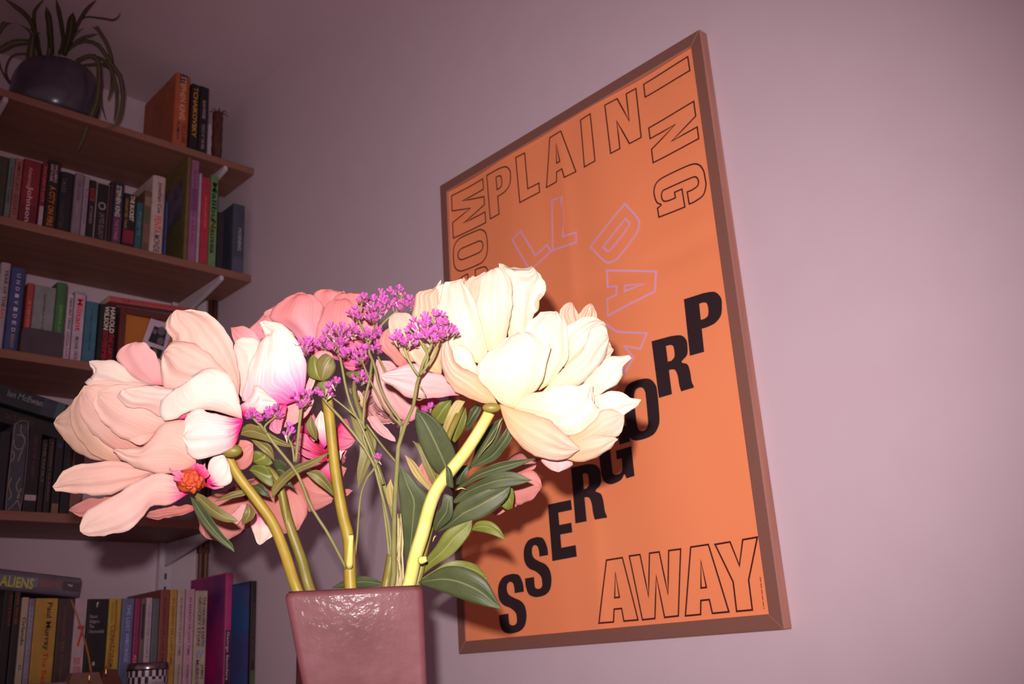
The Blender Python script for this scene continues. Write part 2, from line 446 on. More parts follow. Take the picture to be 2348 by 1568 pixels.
m_ink = noisy('black_ink', lin((50, 35, 40)), lin((54, 38, 44)), (1, 1, 1), .45, .3, 2, 0, 9)
m_inkl = noisy('dark_line_ink', lin((70, 26, 30)), lin((78, 30, 34)), (1, 1, 1), .45, .3, 2, 0, 9)
m_lav = noisy('lavender_line_ink', lin((224, 166, 206)), lin((230, 174, 212)), (1, 1, 1), .45, .3, 2, 0, 9)
def S(*p): return [(x, y, 1) for x, y in p]     # smooth points
_o = S((.5, 0), (.8, .03), (.96, .15), (1, .3)) + S((1, .7), (.96, .85), (.8, .97), (.5, 1), (.2, .97), (.04, .85), (0, .7), (0, .3), (.04, .15), (.2, .03))
_i = S((.5, .135), (.60, .155), (.66, .23), (.67, .32), (.67, .68), (.66, .77), (.60, .845), (.5, .865), (.40, .845), (.34, .77), (.33, .68), (.33, .32), (.34, .23), (.40, .155))
GL = {
 'O': [_o, _i],
 'I': [[(0, 0), (1, 0), (1, 1), (0, 1)]],
 'L': [[(0, 0), (.45, 0), (.45, .80), (1, .80), (1, 1), (0, 1)]],
 'P': [[(0, 0), (.55, 0)] + S((.84, .04), (.99, .17), (1, .30), (.95, .47), (.78, .57), (.55, .60)) + [(.40, .60), (.40, 1), (0, 1)],
       [(.40, .16), (.50, .16)] + S((.60, .19), (.63, .30), (.60, .41)) + [(.50, .445), (.40, .445)]],
 'R': [[(0, 0), (.55, 0)] + S((.82, .035), (.95, .14), (.96, .27), (.92, .41), (.75, .50), (.90, .57), (.95, .70), (.96, .88)) + [(1.0, .97), (1.0, 1), (.64, 1)] + S((.61, .88), (.60, .72), (.55, .61)) + [(.46, .58), (.38, .58), (.38, 1), (0, 1)],
       [(.38, .15), (.48, .15)] + S((.57, .18), (.59, .28), (.57, .38)) + [(.48, .43), (.38, .43)]],
 'A': [[(.30, 0), (.71, 0), (1, 1), (.63, 1), (.595, .80), (.40, .80), (.36, 1), (0, 1)], [(.435, .62), (.56, .62), (.50, .22)]],
 'N': [[(0, 0), (.40, 0), (.69, .56), (.69, 0), (1, 0), (1, 1), (.62, 1), (.31, .44), (.31, 1), (0, 1)]],
 'M': [[(0, 0), (.36, 0), (.50, .55), (.64, 0), (1, 0), (1, 1), (.76, 1), (.76, .32), (.59, 1), (.41, 1), (.24, .32), (.24, 1), (0, 1)]],
 'W': [[(0, 0), (.22, 0), (.32, .66), (.41, 0), (.60, 0), (.70, .66), (.78, 0), (1, 0), (.86, 1), (.60, 1), (.505, .36), (.41, 1), (.16, 1)]],
 'Y': [[(0, 0), (.36, 0), (.51, .36), (.66, 0), (1, 0), (.68, .58), (.68, 1), (.32, 1), (.32, .58)]],
 'E': [[(0, 0), (1, 0), (1, .18), (.42, .18), (.42, .40), (.92, .40), (.92, .57), (.42, .57), (.42, .80), (1, .80), (1, 1), (0, 1)]],
 'D': [[(0, 0), (.5, 0)] + S((.80, .03), (.97, .18), (1, .36), (1, .64), (.97, .82), (.80, .97)) + [(.5, 1), (0, 1)],
       [(.36, .17), (.48, .17)] + S((.59, .19), (.63, .30), (.63, .70), (.59, .81)) + [(.48, .83), (.36, .83)]],
 'G': [[(.97, .37)] + S((.97, .27), (.90, .09), (.70, .01), (.5, 0), (.28, .01), (.08, .09), (0, .27), (0, .73), (.06, .91), (.22, .99), (.42, 1), (.60, .97), (.70, .90)) + [(.75, .98), (1, .98), (1, .46), (.52, .46), (.52, .61), (.67, .61)] + S((.67, .74), (.63, .84), (.5, .87), (.37, .84), (.34, .74), (.34, .27), (.38, .16), (.5, .13), (.61, .16), (.65, .27)) + [(.65, .37)]],
 'C': [[(.97, .38)] + S((.97, .27), (.90, .09), (.70, .01), (.5, 0), (.28, .01), (.08, .09), (0, .27), (0, .73), (.08, .91), (.28, .99), (.5, 1), (.72, .99), (.92, .91), (.98, .73)) + [(.98, .60), (.66, .60)] + S((.66, .74), (.62, .84), (.5, .87), (.37, .84), (.34, .74), (.34, .27), (.38, .16), (.5, .13), (.61, .16), (.65, .27)) + [(.65, .38)]],
 'S': [[(.96, .335)] + S((.95, .20), (.84, .05), (.66, .005), (.48, 0), (.24, .03), (.07, .13), (.01, .27), (.05, .41), (.20, .51), (.42, .57), (.60, .66), (.64, .75), (.62, .84), (.50, .87), (.37, .84), (.35, .76)) + [(.35, .66), (0, .66)] + S((.01, .80), (.10, .93), (.30, .99), (.50, 1), (.74, .98), (.92, .90), (1, .74), (.96, .58), (.82, .48), (.62, .42), (.42, .35), (.35, .27), (.37, .17), (.47, .13), (.58, .16), (.62, .25)) + [(.62, .335)]],
}
def dense(cont):
    out = []; N = len(cont)
    for i in range(N):
        p1, p2 = cont[i], cont[(i + 1) % N]
        s1, s2 = len(p1) > 2, len(p2) > 2
        a, b = Vector(p1[:2]), Vector(p2[:2])
        if s1 or s2:
            p0 = Vector(cont[i - 1][:2]) if s1 else a * 2 - b
            p3 = Vector(cont[(i + 2) % N][:2]) if s2 else b * 2 - a
            if not s1: p0 = a - (b - a) * .6
            if not s2: p3 = b + (b - a) * .6
            n = 4
            for k in range(n):
                t = k / n
                out.append(0.5 * ((2 * a) + (b - p0) * t + (2 * p0 - 5 * a + 4 * b - p3) * t * t + (3 * a - p0 - 3 * b + p3) * t ** 3))
        else:
            n = max(1, int((b - a).length / .22))
            for k in range(n): out.append(a.lerp(b, k / n))
    return out
def pq(view, q):
    ox, oy, s = view
    return [onX(ox + x / s, oy + y / s, XP) for x, y in q]
VP_, VQ = (990, 40, 2.376), (1000, 600, 1.62)
def place(cont, Q):   # unit glyph -> (y,z) on the sheet, bilinear
    TL, TR, BR, BL = Q; out = []
    for p in cont:
        a = TL.lerp(TR, p.x); b = BL.lerp(BR, p.x); w = a.lerp(b, p.y); out.append(Vector((w.y, w.z)))
    return out
def letter(conts, m, w=None, lift=.0009):
    vs, fs = [], []
    def X(y, z): return XP + pdisp(y, z) - lift
    if w is None:
        loops = [[Vector((p.x, p.y, 0)) for p in c] for c in conts]
        flat = [p for c in conts for p in c]
        tris = tessellate_polygon(loops)
        # cut to short pieces so the ink follows the paper
        bm = bmesh.new(); bv = [bm.verts.new((p.x, p.y, 0)) for p in flat]
        for t in tris:
            try: bm.faces.new([bv[k] for k in t])
            except ValueError: pass
        bmesh.ops.subdivide_edges(bm, edges=[e for e in bm.edges if e.calc_length() > .02], cuts=2, use_grid_fill=True)
        bmesh.ops.triangulate(bm, faces=list(bm.faces))
        for v in bm.verts:
            y, z = v.co.x, v.co.y; v.co = (X(y, z), y, z)
        for f_ in bm.faces:
            f_.normal_update()
            if f_.normal.x > 0: f_.normal_flip()
        me = bpy.data.meshes.new('letter'); bm.to_mesh(me); bm.free()
        return link('letter', me, m, paper)
    for c in conts:
        n = len(c); b0 = len(vs)
        for i in range(n):
            a, p, b = c[i - 1], c[i], c[(i + 1) % n]
            t1 = (p - a).normalized(); t2 = (b - p).normalized()
            n1 = Vector((-t1.y, t1.x)); n2 = Vector((-t2.y, t2.x)); nm = (n1 + n2)
            nm = nm.normalized() if nm.length > 1e-4 else n1
            k = min(2.5, 1 / max(.3, nm.dot(n1)))
            for s_ in (-1, 1):
                q = p + nm * (s_ * w / 2 * k); vs.append((X(q.x, q.y), q.x, q.y))
        for i in range(n):
            j = (i + 1) % n; fs.append((b0 + 2 * i, b0 + 2 * i + 1, b0 + 2 * j + 1, b0 + 2 * j))
    me = mesh('letter', vs, fs)
    bm = bmesh.new(); bm.from_mesh(me)
    for f_ in bm.faces:
        if f_.normal.x > 0: f_.normal_flip()
    bm.to_mesh(me); bm.free()
    return link('letter', me, m, paper)
LW = .0020
OUT = [('P', VP_, [(298, 860), (428, 795), (448, 1030), (318, 1097)]), ('L', VP_, [(462, 765), (568, 708), (590, 952), (485, 1010)]),
       ('A', VP_, [(598, 682), (756, 596), (790, 842), (626, 927)]), ('I', VP_, [(817, 562), (870, 528), (897, 785), (838, 817)]),
       ('N', VP_, [(947, 480), (1108, 385), (1138, 652), (980, 743)]), ('I', VP_, [(1397, 215), (1408, 290), (1158, 432), (1150, 362)]),
       ('N', VP_, [(1428, 457), (1455, 660), (1203, 790), (1178, 600)]), ('G', VP_, [(1472, 772), (1508, 980), (1232, 1090), (1200, 895)]),
       ('M', VP_, [(120, 1203), (108, 972), (275, 878), (292, 1116)]), ('O', VP_, [(126, 1400), (117, 1218), (295, 1135), (306, 1320)]),
       ('C', VP_, [(145, 1610), (130, 1425), (305, 1335), (316, 1530)]),
       ('A', VQ, [(590, 1115), (733, 1092), (750, 1330), (609, 1342)]), ('W', VQ, [(717, 1093), (912, 1067), (932, 1312), (737, 1333)]),
       ('A', VQ, [(903, 1067), (1060, 1043), (1090, 1300), (930, 1315)]), ('Y', VQ, [(1038, 1050), (1195, 1023), (1230, 1288), (1068, 1303)])]
for ch, V, q in OUT: letter([place(dense(c), pq(V, q)) for c in GL[ch]], m_inkl, LW)
LAV = [('L', VP_, [(443, 1212), (548, 1108), (652, 1275), (540, 1380)]), ('L', VP_, [(657, 997), (788, 962), (792, 1228), (662, 1270)]),
       ('D', VP_, [(1058, 1018), (1160, 1130), (985, 1370), (872, 1252)]), ('A', VQ, [(820, -18), (815, 165), (643, 203), (640, 35)])]
for ch, V, q in LAV: letter([place(dense(c), pq(V, q)) for c in GL[ch]], m_lav, LW * 1.35)
letter([[Vector((p.y, p.z)) for p in pq(VQ, [(560, 190), (600, 215), (640, 236), (676, 262), (788, 268), (765, 325), (705, 315), (740, 358), (708, 413), (655, 335), (600, 290), (550, 262)])]], m_lav, LW * 1.35)
BLK = [('P', [(922, 140), (1058, 97), (1080, 312), (945, 350)]), ('R', [(806, 297), (935, 260), (960, 468), (833, 507)]),
       ('O', [(694, 457), (822, 422), (840, 640), (715, 678)]), ('G', [(597, 622), (718, 590), (740, 800), (616, 836)]),
       ('R', [(500, 765), (608, 742), (633, 950), (517, 972)]), ('E', [(415, 902), (500, 884), (523, 1095), (433, 1112)]),
       ('S', [(320, 1032), (414, 1016), (436, 1236), (337, 1252)]), ('S', [(229, 1168), (326, 1153), (342, 1370), (243, 1388)])]
for ch, q in BLK: letter([place(dense(c), pq(VQ, q)) for c in GL[ch]], m_ink)
# tiny credit line at the lower right
for k in range(26):
    t = k / 26
    x0, y0 = 1205 + 14 * t, 1172 + 118 * t
    q = pq(VQ, [(x0, y0), (x0 + 2, y0), (x0 + 2.3, y0 + 3), (x0 + .3, y0 + 3)])
    if k % 5 != 4: letter([[Vector((p.y, p.z)) for p in q]], plain(lin((170, 80, 70))), LW * .35)
# ------------------------------------------------------------------ books
def xat(Y, Z, xpx):
    a, b = -1.0, 2.0
    RT = R.transposed()
    for _ in range(40):
        m = (a + b) / 2; c = RT @ (Vector((m, Y, Z)) - CAM)
        if CX + F * c.x / c.z < xpx: a = m
        else: b = m
    return (a + b) / 2
m_pages = noisy('page_block', lin((196, 172, 160)), lin((212, 188, 174)), (300, 3, 3), .8, .1, 3, .2, 1.0)
CREAM, WHITE, BLACK, GOLD, RED = (226, 204, 186), (230, 208, 218), (40, 28, 34), (196, 142, 60), (190, 34, 44)
def text_mesh(s, size_w, size_h, cond=None):
    """lettering laid in the XY plane, fitted in a size_w x size_h box, centred"""
    cu = bpy.data.curves.new('t', 'FONT'); cu.body = s; cu.size = 1; cu.resolution_u = 2; cu.align_x = 'LEFT'
    cu.offset = 0.018
    o = bpy.data.objects.new('t', cu); COL.objects.link(o)
    bpy.context.view_layer.update()
    me = bpy.data.meshes.new_from_object(o.evaluated_get(bpy.context.evaluated_depsgraph_get()))
    bpy.data.objects.remove(o); bpy.data.curves.remove(cu)
    if not me.vertices: return me
    xs = [v.co.x for v in me.vertices]; ys = [v.co.y for v in me.vertices]
    w, h = max(xs) - min(xs), max(ys) - min(ys)
    fx, fy = size_w / w, size_h / h
    if '\n' not in s: fy = min(fy, fx * 1.9); 
    cx, cy = (max(xs) + min(xs)) / 2, (max(ys) + min(ys)) / 2
    for v in me.vertices: v.co = ((v.co.x - cx) * fx, (v.co.y - cy) * fy, 0)
    return me
def make_book(W, D, H, col, label, group, M, hard=False, texts=(), bands=(), rough=.45, stacked=False, extras=None):
    """local frame: x across the spine, y into the shelf, z up; spine at y=0"""
    g_ = sum(col) / 3; col = tuple(.84 * (c * .82 + g_ * .18) + 12 for c in col)
    bands = [(a_, b_, tuple(.84 * (c * .82 + sum(cc) / 3 * .18) + 12 for c in cc)) for a_, b_, cc in bands]
    root = empty('book', (0, 0, 0), label, 'book', group)
    root.matrix_world = M; root.matrix_basis = M
    t = .0026 if hard else .0009
    r = min(W * .42, .010) if hard else min(W * .2, .0018)
    # cover: spine and two boards, one folded sheet
    out = []
    for k in range(7):
        a = math.pi - math.pi / 2 * k / 6
        out.append((r + r * math.cos(a), r * (.55 if hard else 1) * (1 - math.sin(a))))
    out = [(0, D)] + out
    out += [(W - x, y) for x, y in out[::-1]]
    inn = [(t, D)] + [(max(t, x) if x < W / 2 else x, max(t, y)) for x, y in out[1:-1]] + [(W - t, D)]
    inn = [(min(max(x, t), W - t), y) for x, y in inn]
    n = len(out); vs, fs = [], []
    for z in (0, H):
        vs += [(x, y, z) for x, y in out] + [(x, y, z) for x, y in inn]
    for i in range(n - 1):
        fs.append((i, i + 1, 2 * n + i + 1, 2 * n + i)); fs.append((n + i + 1, n + i, 3 * n + i, 3 * n + i + 1))
        fs.append((i + 1, i, n + i, n + i + 1)); fs.append((2 * n + i, 2 * n + i + 1, 3 * n + i + 1, 3 * n + i))
    for i in (0, n - 1):
        A = (i, 2 * n + i, 3 * n + i, n + i); fs.append(A if i else A[::-1])
    c = link('cover', mesh('cover', vs, fs), plain(lin(col), rough), None); c.parent = root
    hh = .003 if hard else .0002
    vs = []
    a, b, yy, y2 = t + .0002, W - t - .0002, t + .001 + r * .5, D - (.004 if hard else .0005)
    me = mesh('pages', [(x, y, z) for x in (a, b) for y in (yy, y2) for z in (hh, H - hh)], [(0, 1, 3, 2), (4, 6, 7, 5), (0, 4, 5, 1), (2, 3, 7, 6), (0, 2, 6, 4), (1, 5, 7, 3)])
    p = link('pages', me, m_pages, None); p.parent = root
    for (z0, z1, cc) in bands:          # printed colour fields on the spine
        e = .00015
        me = mesh('spine_panel', [(r * .9, -e, H * (1 - z1)), (W - r * .9, -e, H * (1 - z1)), (W - r * .9, -e, H * (1 - z0)), (r * .9, -e, H * (1 - z0))], [(0, 1, 2, 3)])
        q = link('spine_panel', me, plain(lin(cc), rough), None); q.parent = root
    for tx in texts:                    # (string, from, to, across centre, across size, colour, mode)
        s, z0, z1, cx, cw, cc = tx[:6]; mode = tx[6] if len(tx) > 6 else 'v'
        if mode == 'v':
            me = text_mesh(s, H * (z1 - z0), W * cw)
            MM = Matrix(((0, 1, 0), (0, 0, -1), (-1, 0, 0))).to_4x4()
        else:
            me = text_mesh(s, W * cw, H * (z1 - z0))
            MM = Matrix(((1, 0, 0), (0, 0, -1), (0, 1, 0))).to_4x4()
        me.transform(Matrix.Translation((W * cx, -.0004, H * (1 - (z0 + z1) / 2))) @ MM)
        q = link('title', me, plain(lin(cc), .5), None); q.parent = root
    if extras: extras(root, W, D, H, r)
    return root
def row(shelf, view, group, books, D=.128, y0=.006, yb0=0, ybk=0):
    ox, oy, s = view
    zt = SH[shelf][0]
    prev = -9
    for b in books:
        xl, xr, yt, col, lab = b[:5]; o = b[5] if len(b) > 5 else {}
        ys = YS + y0 + o.get('dy', 0) + random.uniform(0, .004)
        X0, X1 = xat(ys, zt, ox + xl / s), xat(ys, zt, ox + xr / s)
        X0 = max(X0, prev + .0004); X1 = min(max(X1, X0 + .006), WX - .002)
        Ht = zat((X0 + X1) / 2, ys, oy + yt / s) - zt
        nextz = SH[shelf - 1][1] - zt - .004 if shelf else .4
        Ht = min(Ht, nextz)
        dd = min(o.get('D', D), WY - ys - .006)
        if X1 > WX - .030: dd = min(dd, WY - .075 - ys)
        M = Matrix.Translation((X0, ys, zt + .0003))
        make_book(X1 - X0 - .0003, dd, Ht, col, lab, group, M, o.get('hard', False), o.get('t', ()), o.get('b', ()), o.get('r', .45), extras=o.get('x'))
        prev = X1

H_, G_, I_, J_, K_ = (0, 0, 3.733), (0, 340, 3.787), (0, 580, 3.913), (0, 840, 3.734), (0, 1230, 3.612)
T1, T2, T3, T4, T5 = 'books on the highest shelf', 'books on the second shelf', 'books on the third shelf', 'dark books on the fourth shelf', 'books on the lowest shelf in view'
row(0, H_, T1, [
  (1478, 1608, 640, (206, 84, 40), 'thick orange hardback with a purple top on the highest shelf', dict(hard=True, D=.165, dy=.004, b=[(0, .13, (70, 34, 60))], t=[('STEPHEN KING', .03, .62, .50, .36, (214, 160, 130)), ('CELLULAIRE', .66, .93, .66, .26, (90, 40, 70)), ('ROMAN', .66, .90, .30, .22, (90, 40, 70))])),
  (1612, 1688, 725, (34, 24, 30), 'black paperback with gold spine letters right of the thick orange hardback', dict(t=[('TCHAIKOVSKY', .05, .80, .5, .55, GOLD)])),
  (1692, 1768, 748, (36, 24, 34), 'black paperback with small grey letters, rightmost book of the highest shelf', dict(t=[('ALAN MOORE', .2, .48, .5, .35, (170, 140, 150)), ('VOICE OF THE FIRE', .56, .93, .5, .35, (150, 120, 130))]))])
row(1, G_, T2, [
  (-60, 22, 75, (66, 62, 44), 'dark olive book cut by the left photo edge on the second shelf'),
  (28, 80, 85, (112, 116, 110), 'grey green slim book, second from the left photo edge on the second shelf', dict(t=[('ANTHONY DOERR', .15, .75, .5, .4, (70, 74, 74))])),
  (82, 150, 90, (176, 96, 88), 'salmon pink paperback left of the dark red one on the second shelf', dict(t=[('AMERICAN GUIDED', .05, .92, .5, .55, (110, 50, 60))])),
  (154, 312, 108, (116, 26, 38), 'wide dark red book with pale script title on the second shelf', dict(b=[(.0, .72, (150, 30, 38))], t=[('American', .12, .45, .42, .22, (190, 130, 140)), ('Johnson', .42, .98, .45, .40, (205, 150, 158))])),
  (318, 370, 130, (132, 26, 38), 'narrow red paperback with a white foot beside the wide dark red book', dict(b=[(.68, 1, (196, 160, 172))], t=[('FORTUNATE LATE', .06, .62, .5, .5, (180, 90, 90))])),
  (374, 478, 112, (38, 28, 32), 'black book with orange title letters on the second shelf', dict(t=[('GARTH RISK', .06, .32, .28, .26, (190, 150, 160)), ('HALLBERG', .06, .32, .64, .26, (190, 150, 160)), ('A CITY ON FIRE', .38, .97, .48, .5, (190, 104, 34))])),
  (482, 610, 212, (40, 30, 38), 'black hardback with faint grey lettering on the second shelf', dict(hard=True, t=[('TALES', .1, .36, .28, .28, (96, 80, 84)), ('COLLECTED', .50, .94, .3, .26, (84, 66, 56))])),
  (614, 690, 220, (140, 112, 128), 'grey lilac paperback left of the paler lilac one', dict(t=[('VIRGINIA', .12, .45, .5, .4, (96, 78, 96)), ('ORLANDO', .5, .7, .5, .3, (170, 140, 140))])),
  (694, 740, 245, (166, 134, 156), 'pale lilac slim paperback between grey lilac and black books', dict(t=[('THE SELLOUT', .2, .8, .5, .5, (130, 104, 140))])),
  (744, 800, 280, (38, 28, 32), 'black paperback with a small red patch on its spine', dict(b=[(.14, .36, (176, 40, 40))], t=[('SIX', .16, .34, .5, .6, (60, 20, 24)), ('STORIES', .45, .75, .5, .4, (150, 120, 130))])),
  (804, 920, 305, (170, 146, 138), 'black book with a cream rim and a pale oval on the spine', dict(b=[(.02, .98, (34, 26, 30))], t=[('O', .33, .47, .5, .6, (150, 128, 130), 'h'), ('JAMES ELLROY', .52, .96, .5, .5, (120, 98, 104))])),
  (924, 956, 290, (70, 26, 34), 'very slim dark maroon book on the second shelf'),
  (960, 1046, 298, (48, 40, 68), 'navy paperback with cream and pink spine letters', dict(b=[(.5, .98, (92, 50, 92))], t=[('STEPHEN KING', .06, .56, .45, .5, (206, 190, 176)), ('THE STAND', .6, .94, .45, .4, (196, 96, 130))])),
  (1052, 1160, 400, (44, 26, 30), 'short black book with cream title and a red foot on the second shelf', dict(b=[(.68, .92, (150, 24, 50))], t=[('THE BUCKET', .02, .50, .66, .34, CREAM), ('COLLECTED TALES', .1, .66, .22, .2, (176, 130, 84))])),
  (1164, 1222, 475, (44, 90, 106), 'short teal paperback beside the cream rounded book', dict(t=[('POEMS', .2, .7, .5, .5, (84, 130, 140))])),
  (1226, 1290, 370, (110, 78, 64), 'mottled tan book leaning on the cream rounded book', dict(b=[(.1, .25, (160, 112, 90)), (.32, .5, (92, 92, 60)), (.55, .85, (140, 86, 74))])),
  (1294, 1412, 245, (214, 172, 166), 'thick cream hardback with rounded spine and red letters', dict(hard=True, t=[('Jonathan Coe', .08, .48, .52, .38, (60, 40, 54)), ('PENTA', .52, .74, .5, .5, (196, 72, 70)), ('MONDE', .76, .98, .5, .46, (84, 60, 66))])),
  (1416, 1440, 470, (52, 62, 132), 'very slim blue book beside the cream rounded hardback'),
  (1590, 1622, 82, (120, 94, 44), 'tall olive mustard book with a picture on its cover, second shelf', dict(D=.175, dy=-.002)),
  (1626, 1694, 92, (170, 84, 136), 'tall mauve paperback beside the olive mustard book', dict(b=[(.28, .5, (140, 60, 116))], t=[('ILLUSTRATED ATLAS', .1, .8, .5, .25, (120, 60, 110))])),
  (1698, 1724, 220, (190, 156, 184), 'pale lilac thin book between mauve and red books'),
  (1728, 1800, 258, (206, 34, 56), 'bright red paperback left of the green one', dict(t=[('LENNY LIEBMANN', .22, .58, .5, .26, (226, 90, 100))])),
  (1804, 1872, 238, (104, 146, 84), 'bright green book with black handwritten letters', dict(t=[('Malibu', .08, .50, .5, .66, (34, 50, 34)), ('Nausea', .5, .86, .5, .66, (34, 50, 34))], b=[(.46, .62, (120, 140, 60))])),
  (1878, 1936, 560, (40, 32, 44), 'short black book left of the slate blue box set'),
  (2010, 2112, 490, (66, 68, 90), 'thick slate blue book at the right end of the second shelf', dict(D=.165, dy=-.006, t=[('MORNING', .35, .68, .6, .3, (160, 140, 156))], b=[(.80, 1, (80, 80, 108))]))])
row(2, I_, T3, [
  (-70, 22, 90, (188, 160, 172), 'white hardback with bold black title at the left photo edge, third shelf', dict(hard=True, t=[('YEAR OF THE', .08, .52, .60, .34, (60, 46, 56)), ('RAT', .54, .66, .60, .34, (196, 64, 76))])),
  (28, 168, 138, (62, 70, 136), 'blue hardback with widely spaced white capitals on the third shelf', dict(hard=True, t=[(c, .07 + i * .082, .07 + i * .082 + .045, .5, .26, (196, 176, 200), 'v') for i, c in enumerate('UNDIVIDED')] + [('BEGIN NOW', .80, .96, .5, .22, (170, 130, 80))])),
  (190, 250, 272, (194, 60, 54), 'red paperback between the blue hardback and the pale grey green book', dict(t=[('A HISTORY', .25, .7, .5, .4, (226, 120, 110))])),
  (254, 452, 302, (132, 132, 136), 'wide pale grey green book behind the grey bookend', dict(b=[(0, 1, (142, 138, 142))], t=[('ISAIAH BERLIN THE HEDGEHOG', .12, .85, .5, .10, (60, 56, 66))])),
  (456, 556, 268, (64, 116, 66), 'green hardback with rounded spine on the third shelf', dict(hard=True, t=[('GREENLAND', .3, .75, .5, .3, (120, 150, 80))])),
  (562, 618, 375, (214, 176, 196), 'slim pinkish white paperback with small black capitals', dict(t=[('FANCINY TINGS', .06, .54, .55, .5, (50, 36, 50)), ('NATIONAL SHOW', .58, .97, .5, .46, (150, 60, 110))])),
  (626, 726, 352, (206, 170, 192), 'white paperback with large red title letters on the third shelf', dict(t=[('Militant', .10, .58, .5, .55, (206, 40, 62)), ('MICHAEL CRICK', .66, .99, .48, .32, (60, 44, 56))], b=[(0, .04, (170, 140, 160))])),
  (732, 846, 440, (52, 112, 140), 'teal blue paperback on the third shelf', dict(t=[('POEMS OF FREEDOM', .12, .8, .5, .14, (30, 66, 90))])),
  (856, 1034, 468, (36, 26, 30), 'black hardback with big cream and red capitals beside the picture frame', dict(hard=True, t=[('HAROLD', .03, .46, .68, .24, CREAM), ('WILSON', .03, .42, .38, .24, CREAM), ('THE LABOUR', .47, .98, .68, .24, (190, 30, 48)), ('GOVERNMENT', .44, .98, .38, .24, (190, 30, 48))]))])
row(3, J_, T4, [
  (-60, 30, 560, (34, 28, 36), 'black book cut by the left photo edge on the fourth shelf'),
  (40, 180, 494, (62, 62, 78), 'slate book with tan looping line ornament on the spine', dict()),
  (190, 306, 528, (36, 24, 36), 'wide black paperback with a small white label near its foot', dict(b=[(.80, .865, (190, 160, 176))], t=[('DEATH OF A HERO', .1, .6, .5, .25, (90, 50, 56)), ('o', .815, .85, .5, .12, (200, 90, 60), 'h')])),
  (312, 360, 628, (46, 30, 32), 'dark brown slim book right of the wide black paperback', dict(t=[('THE FAMILY', .05, .6, .5, .45, (110, 86, 78))])),
  (366, 422, 622, (38, 26, 34), 'black slim book with thin gold line on the fourth shelf', dict(t=[('MODERN CLASSICS', .05, .85, .5, .3, (110, 84, 74))])),
  (428, 502, 625, (34, 26, 34), 'black book with a blue dot and a tan foot', dict(b=[(.87, 1, (146, 94, 66))], t=[('O', .06, .12, .5, .5, (50, 84, 140), 'h')])),
  (508, 584, 645, (36, 26, 34), 'black book right of the one with the blue dot', dict(t=[('NIGHT', .1, .4, .5, .3, (80, 60, 60))])),
  (590, 690, 660, (140, 84, 70), 'brown paperback just left of the drooping peony petals, fourth shelf', dict(b=[(0, .7, (70, 44, 46))]))])
def orn(root, W, D, H, r):
    m = plain(lin((150, 124, 116)), .5)
    def pl(pts, w=.0007):
        vs, fs = [], []
        c = catmull([Vector((x * W, 0, H * (1 - y))) for x, y in pts], 30)
        for i, p in enumerate(c):
            t_ = (c[min(29, i + 1)] - c[max(0, i - 1)]).normalized(); n = Vector((-t_.z, 0, t_.x))
            for s_ in (-1, 1): q = p + n * w * s_; vs.append((q.x, -.0004, q.z))
        for i in range(29): fs.append((2 * i, 2 * i + 1, 2 * i + 3, 2 * i + 2))
        q = link('ornament_line', mesh('ornament_line', vs, fs), m, None); q.parent = root
    pl([(.08, .01), (.94, .01), (.94, .99), (.08, .99), (.08, .012)], .0004)
    pl([(.5, .01), (.5, .09), (.7, .14), (.85, .17)])
    pl([(.15, .2), (.35, .13), (.7, .15), (.8, .22), (.6, .29), (.3, .29), (.12, .22), (.3, .13)])
    pl([(.75, .28), (.6, .36), (.5, .44)])
    pl([(.12, .32), (.25, .38), (.1, .45)])
    pl([(.2, .62), (.1, .72), (.3, .82), (.15, .88)])
    pl([(.75, .62), (.55, .72), (.8, .82), (.55, .92), (.2, .99)])
    pl([(.9, .74), (.7, .84), (.9, .95)])
for o in [q for q in COL.objects if q.get('label') == 'slate book with tan looping line ornament on the spine']: 
    c_ = [q for q in o.children if q.name.startswith('cover')][0].dimensions
    vv = [v.co for v in [q for q in o.children if q.name.startswith('cover')][0].data.vertices]
    orn(o, max(v.x for v in vv), .1, max(v.z for v in vv), .001)
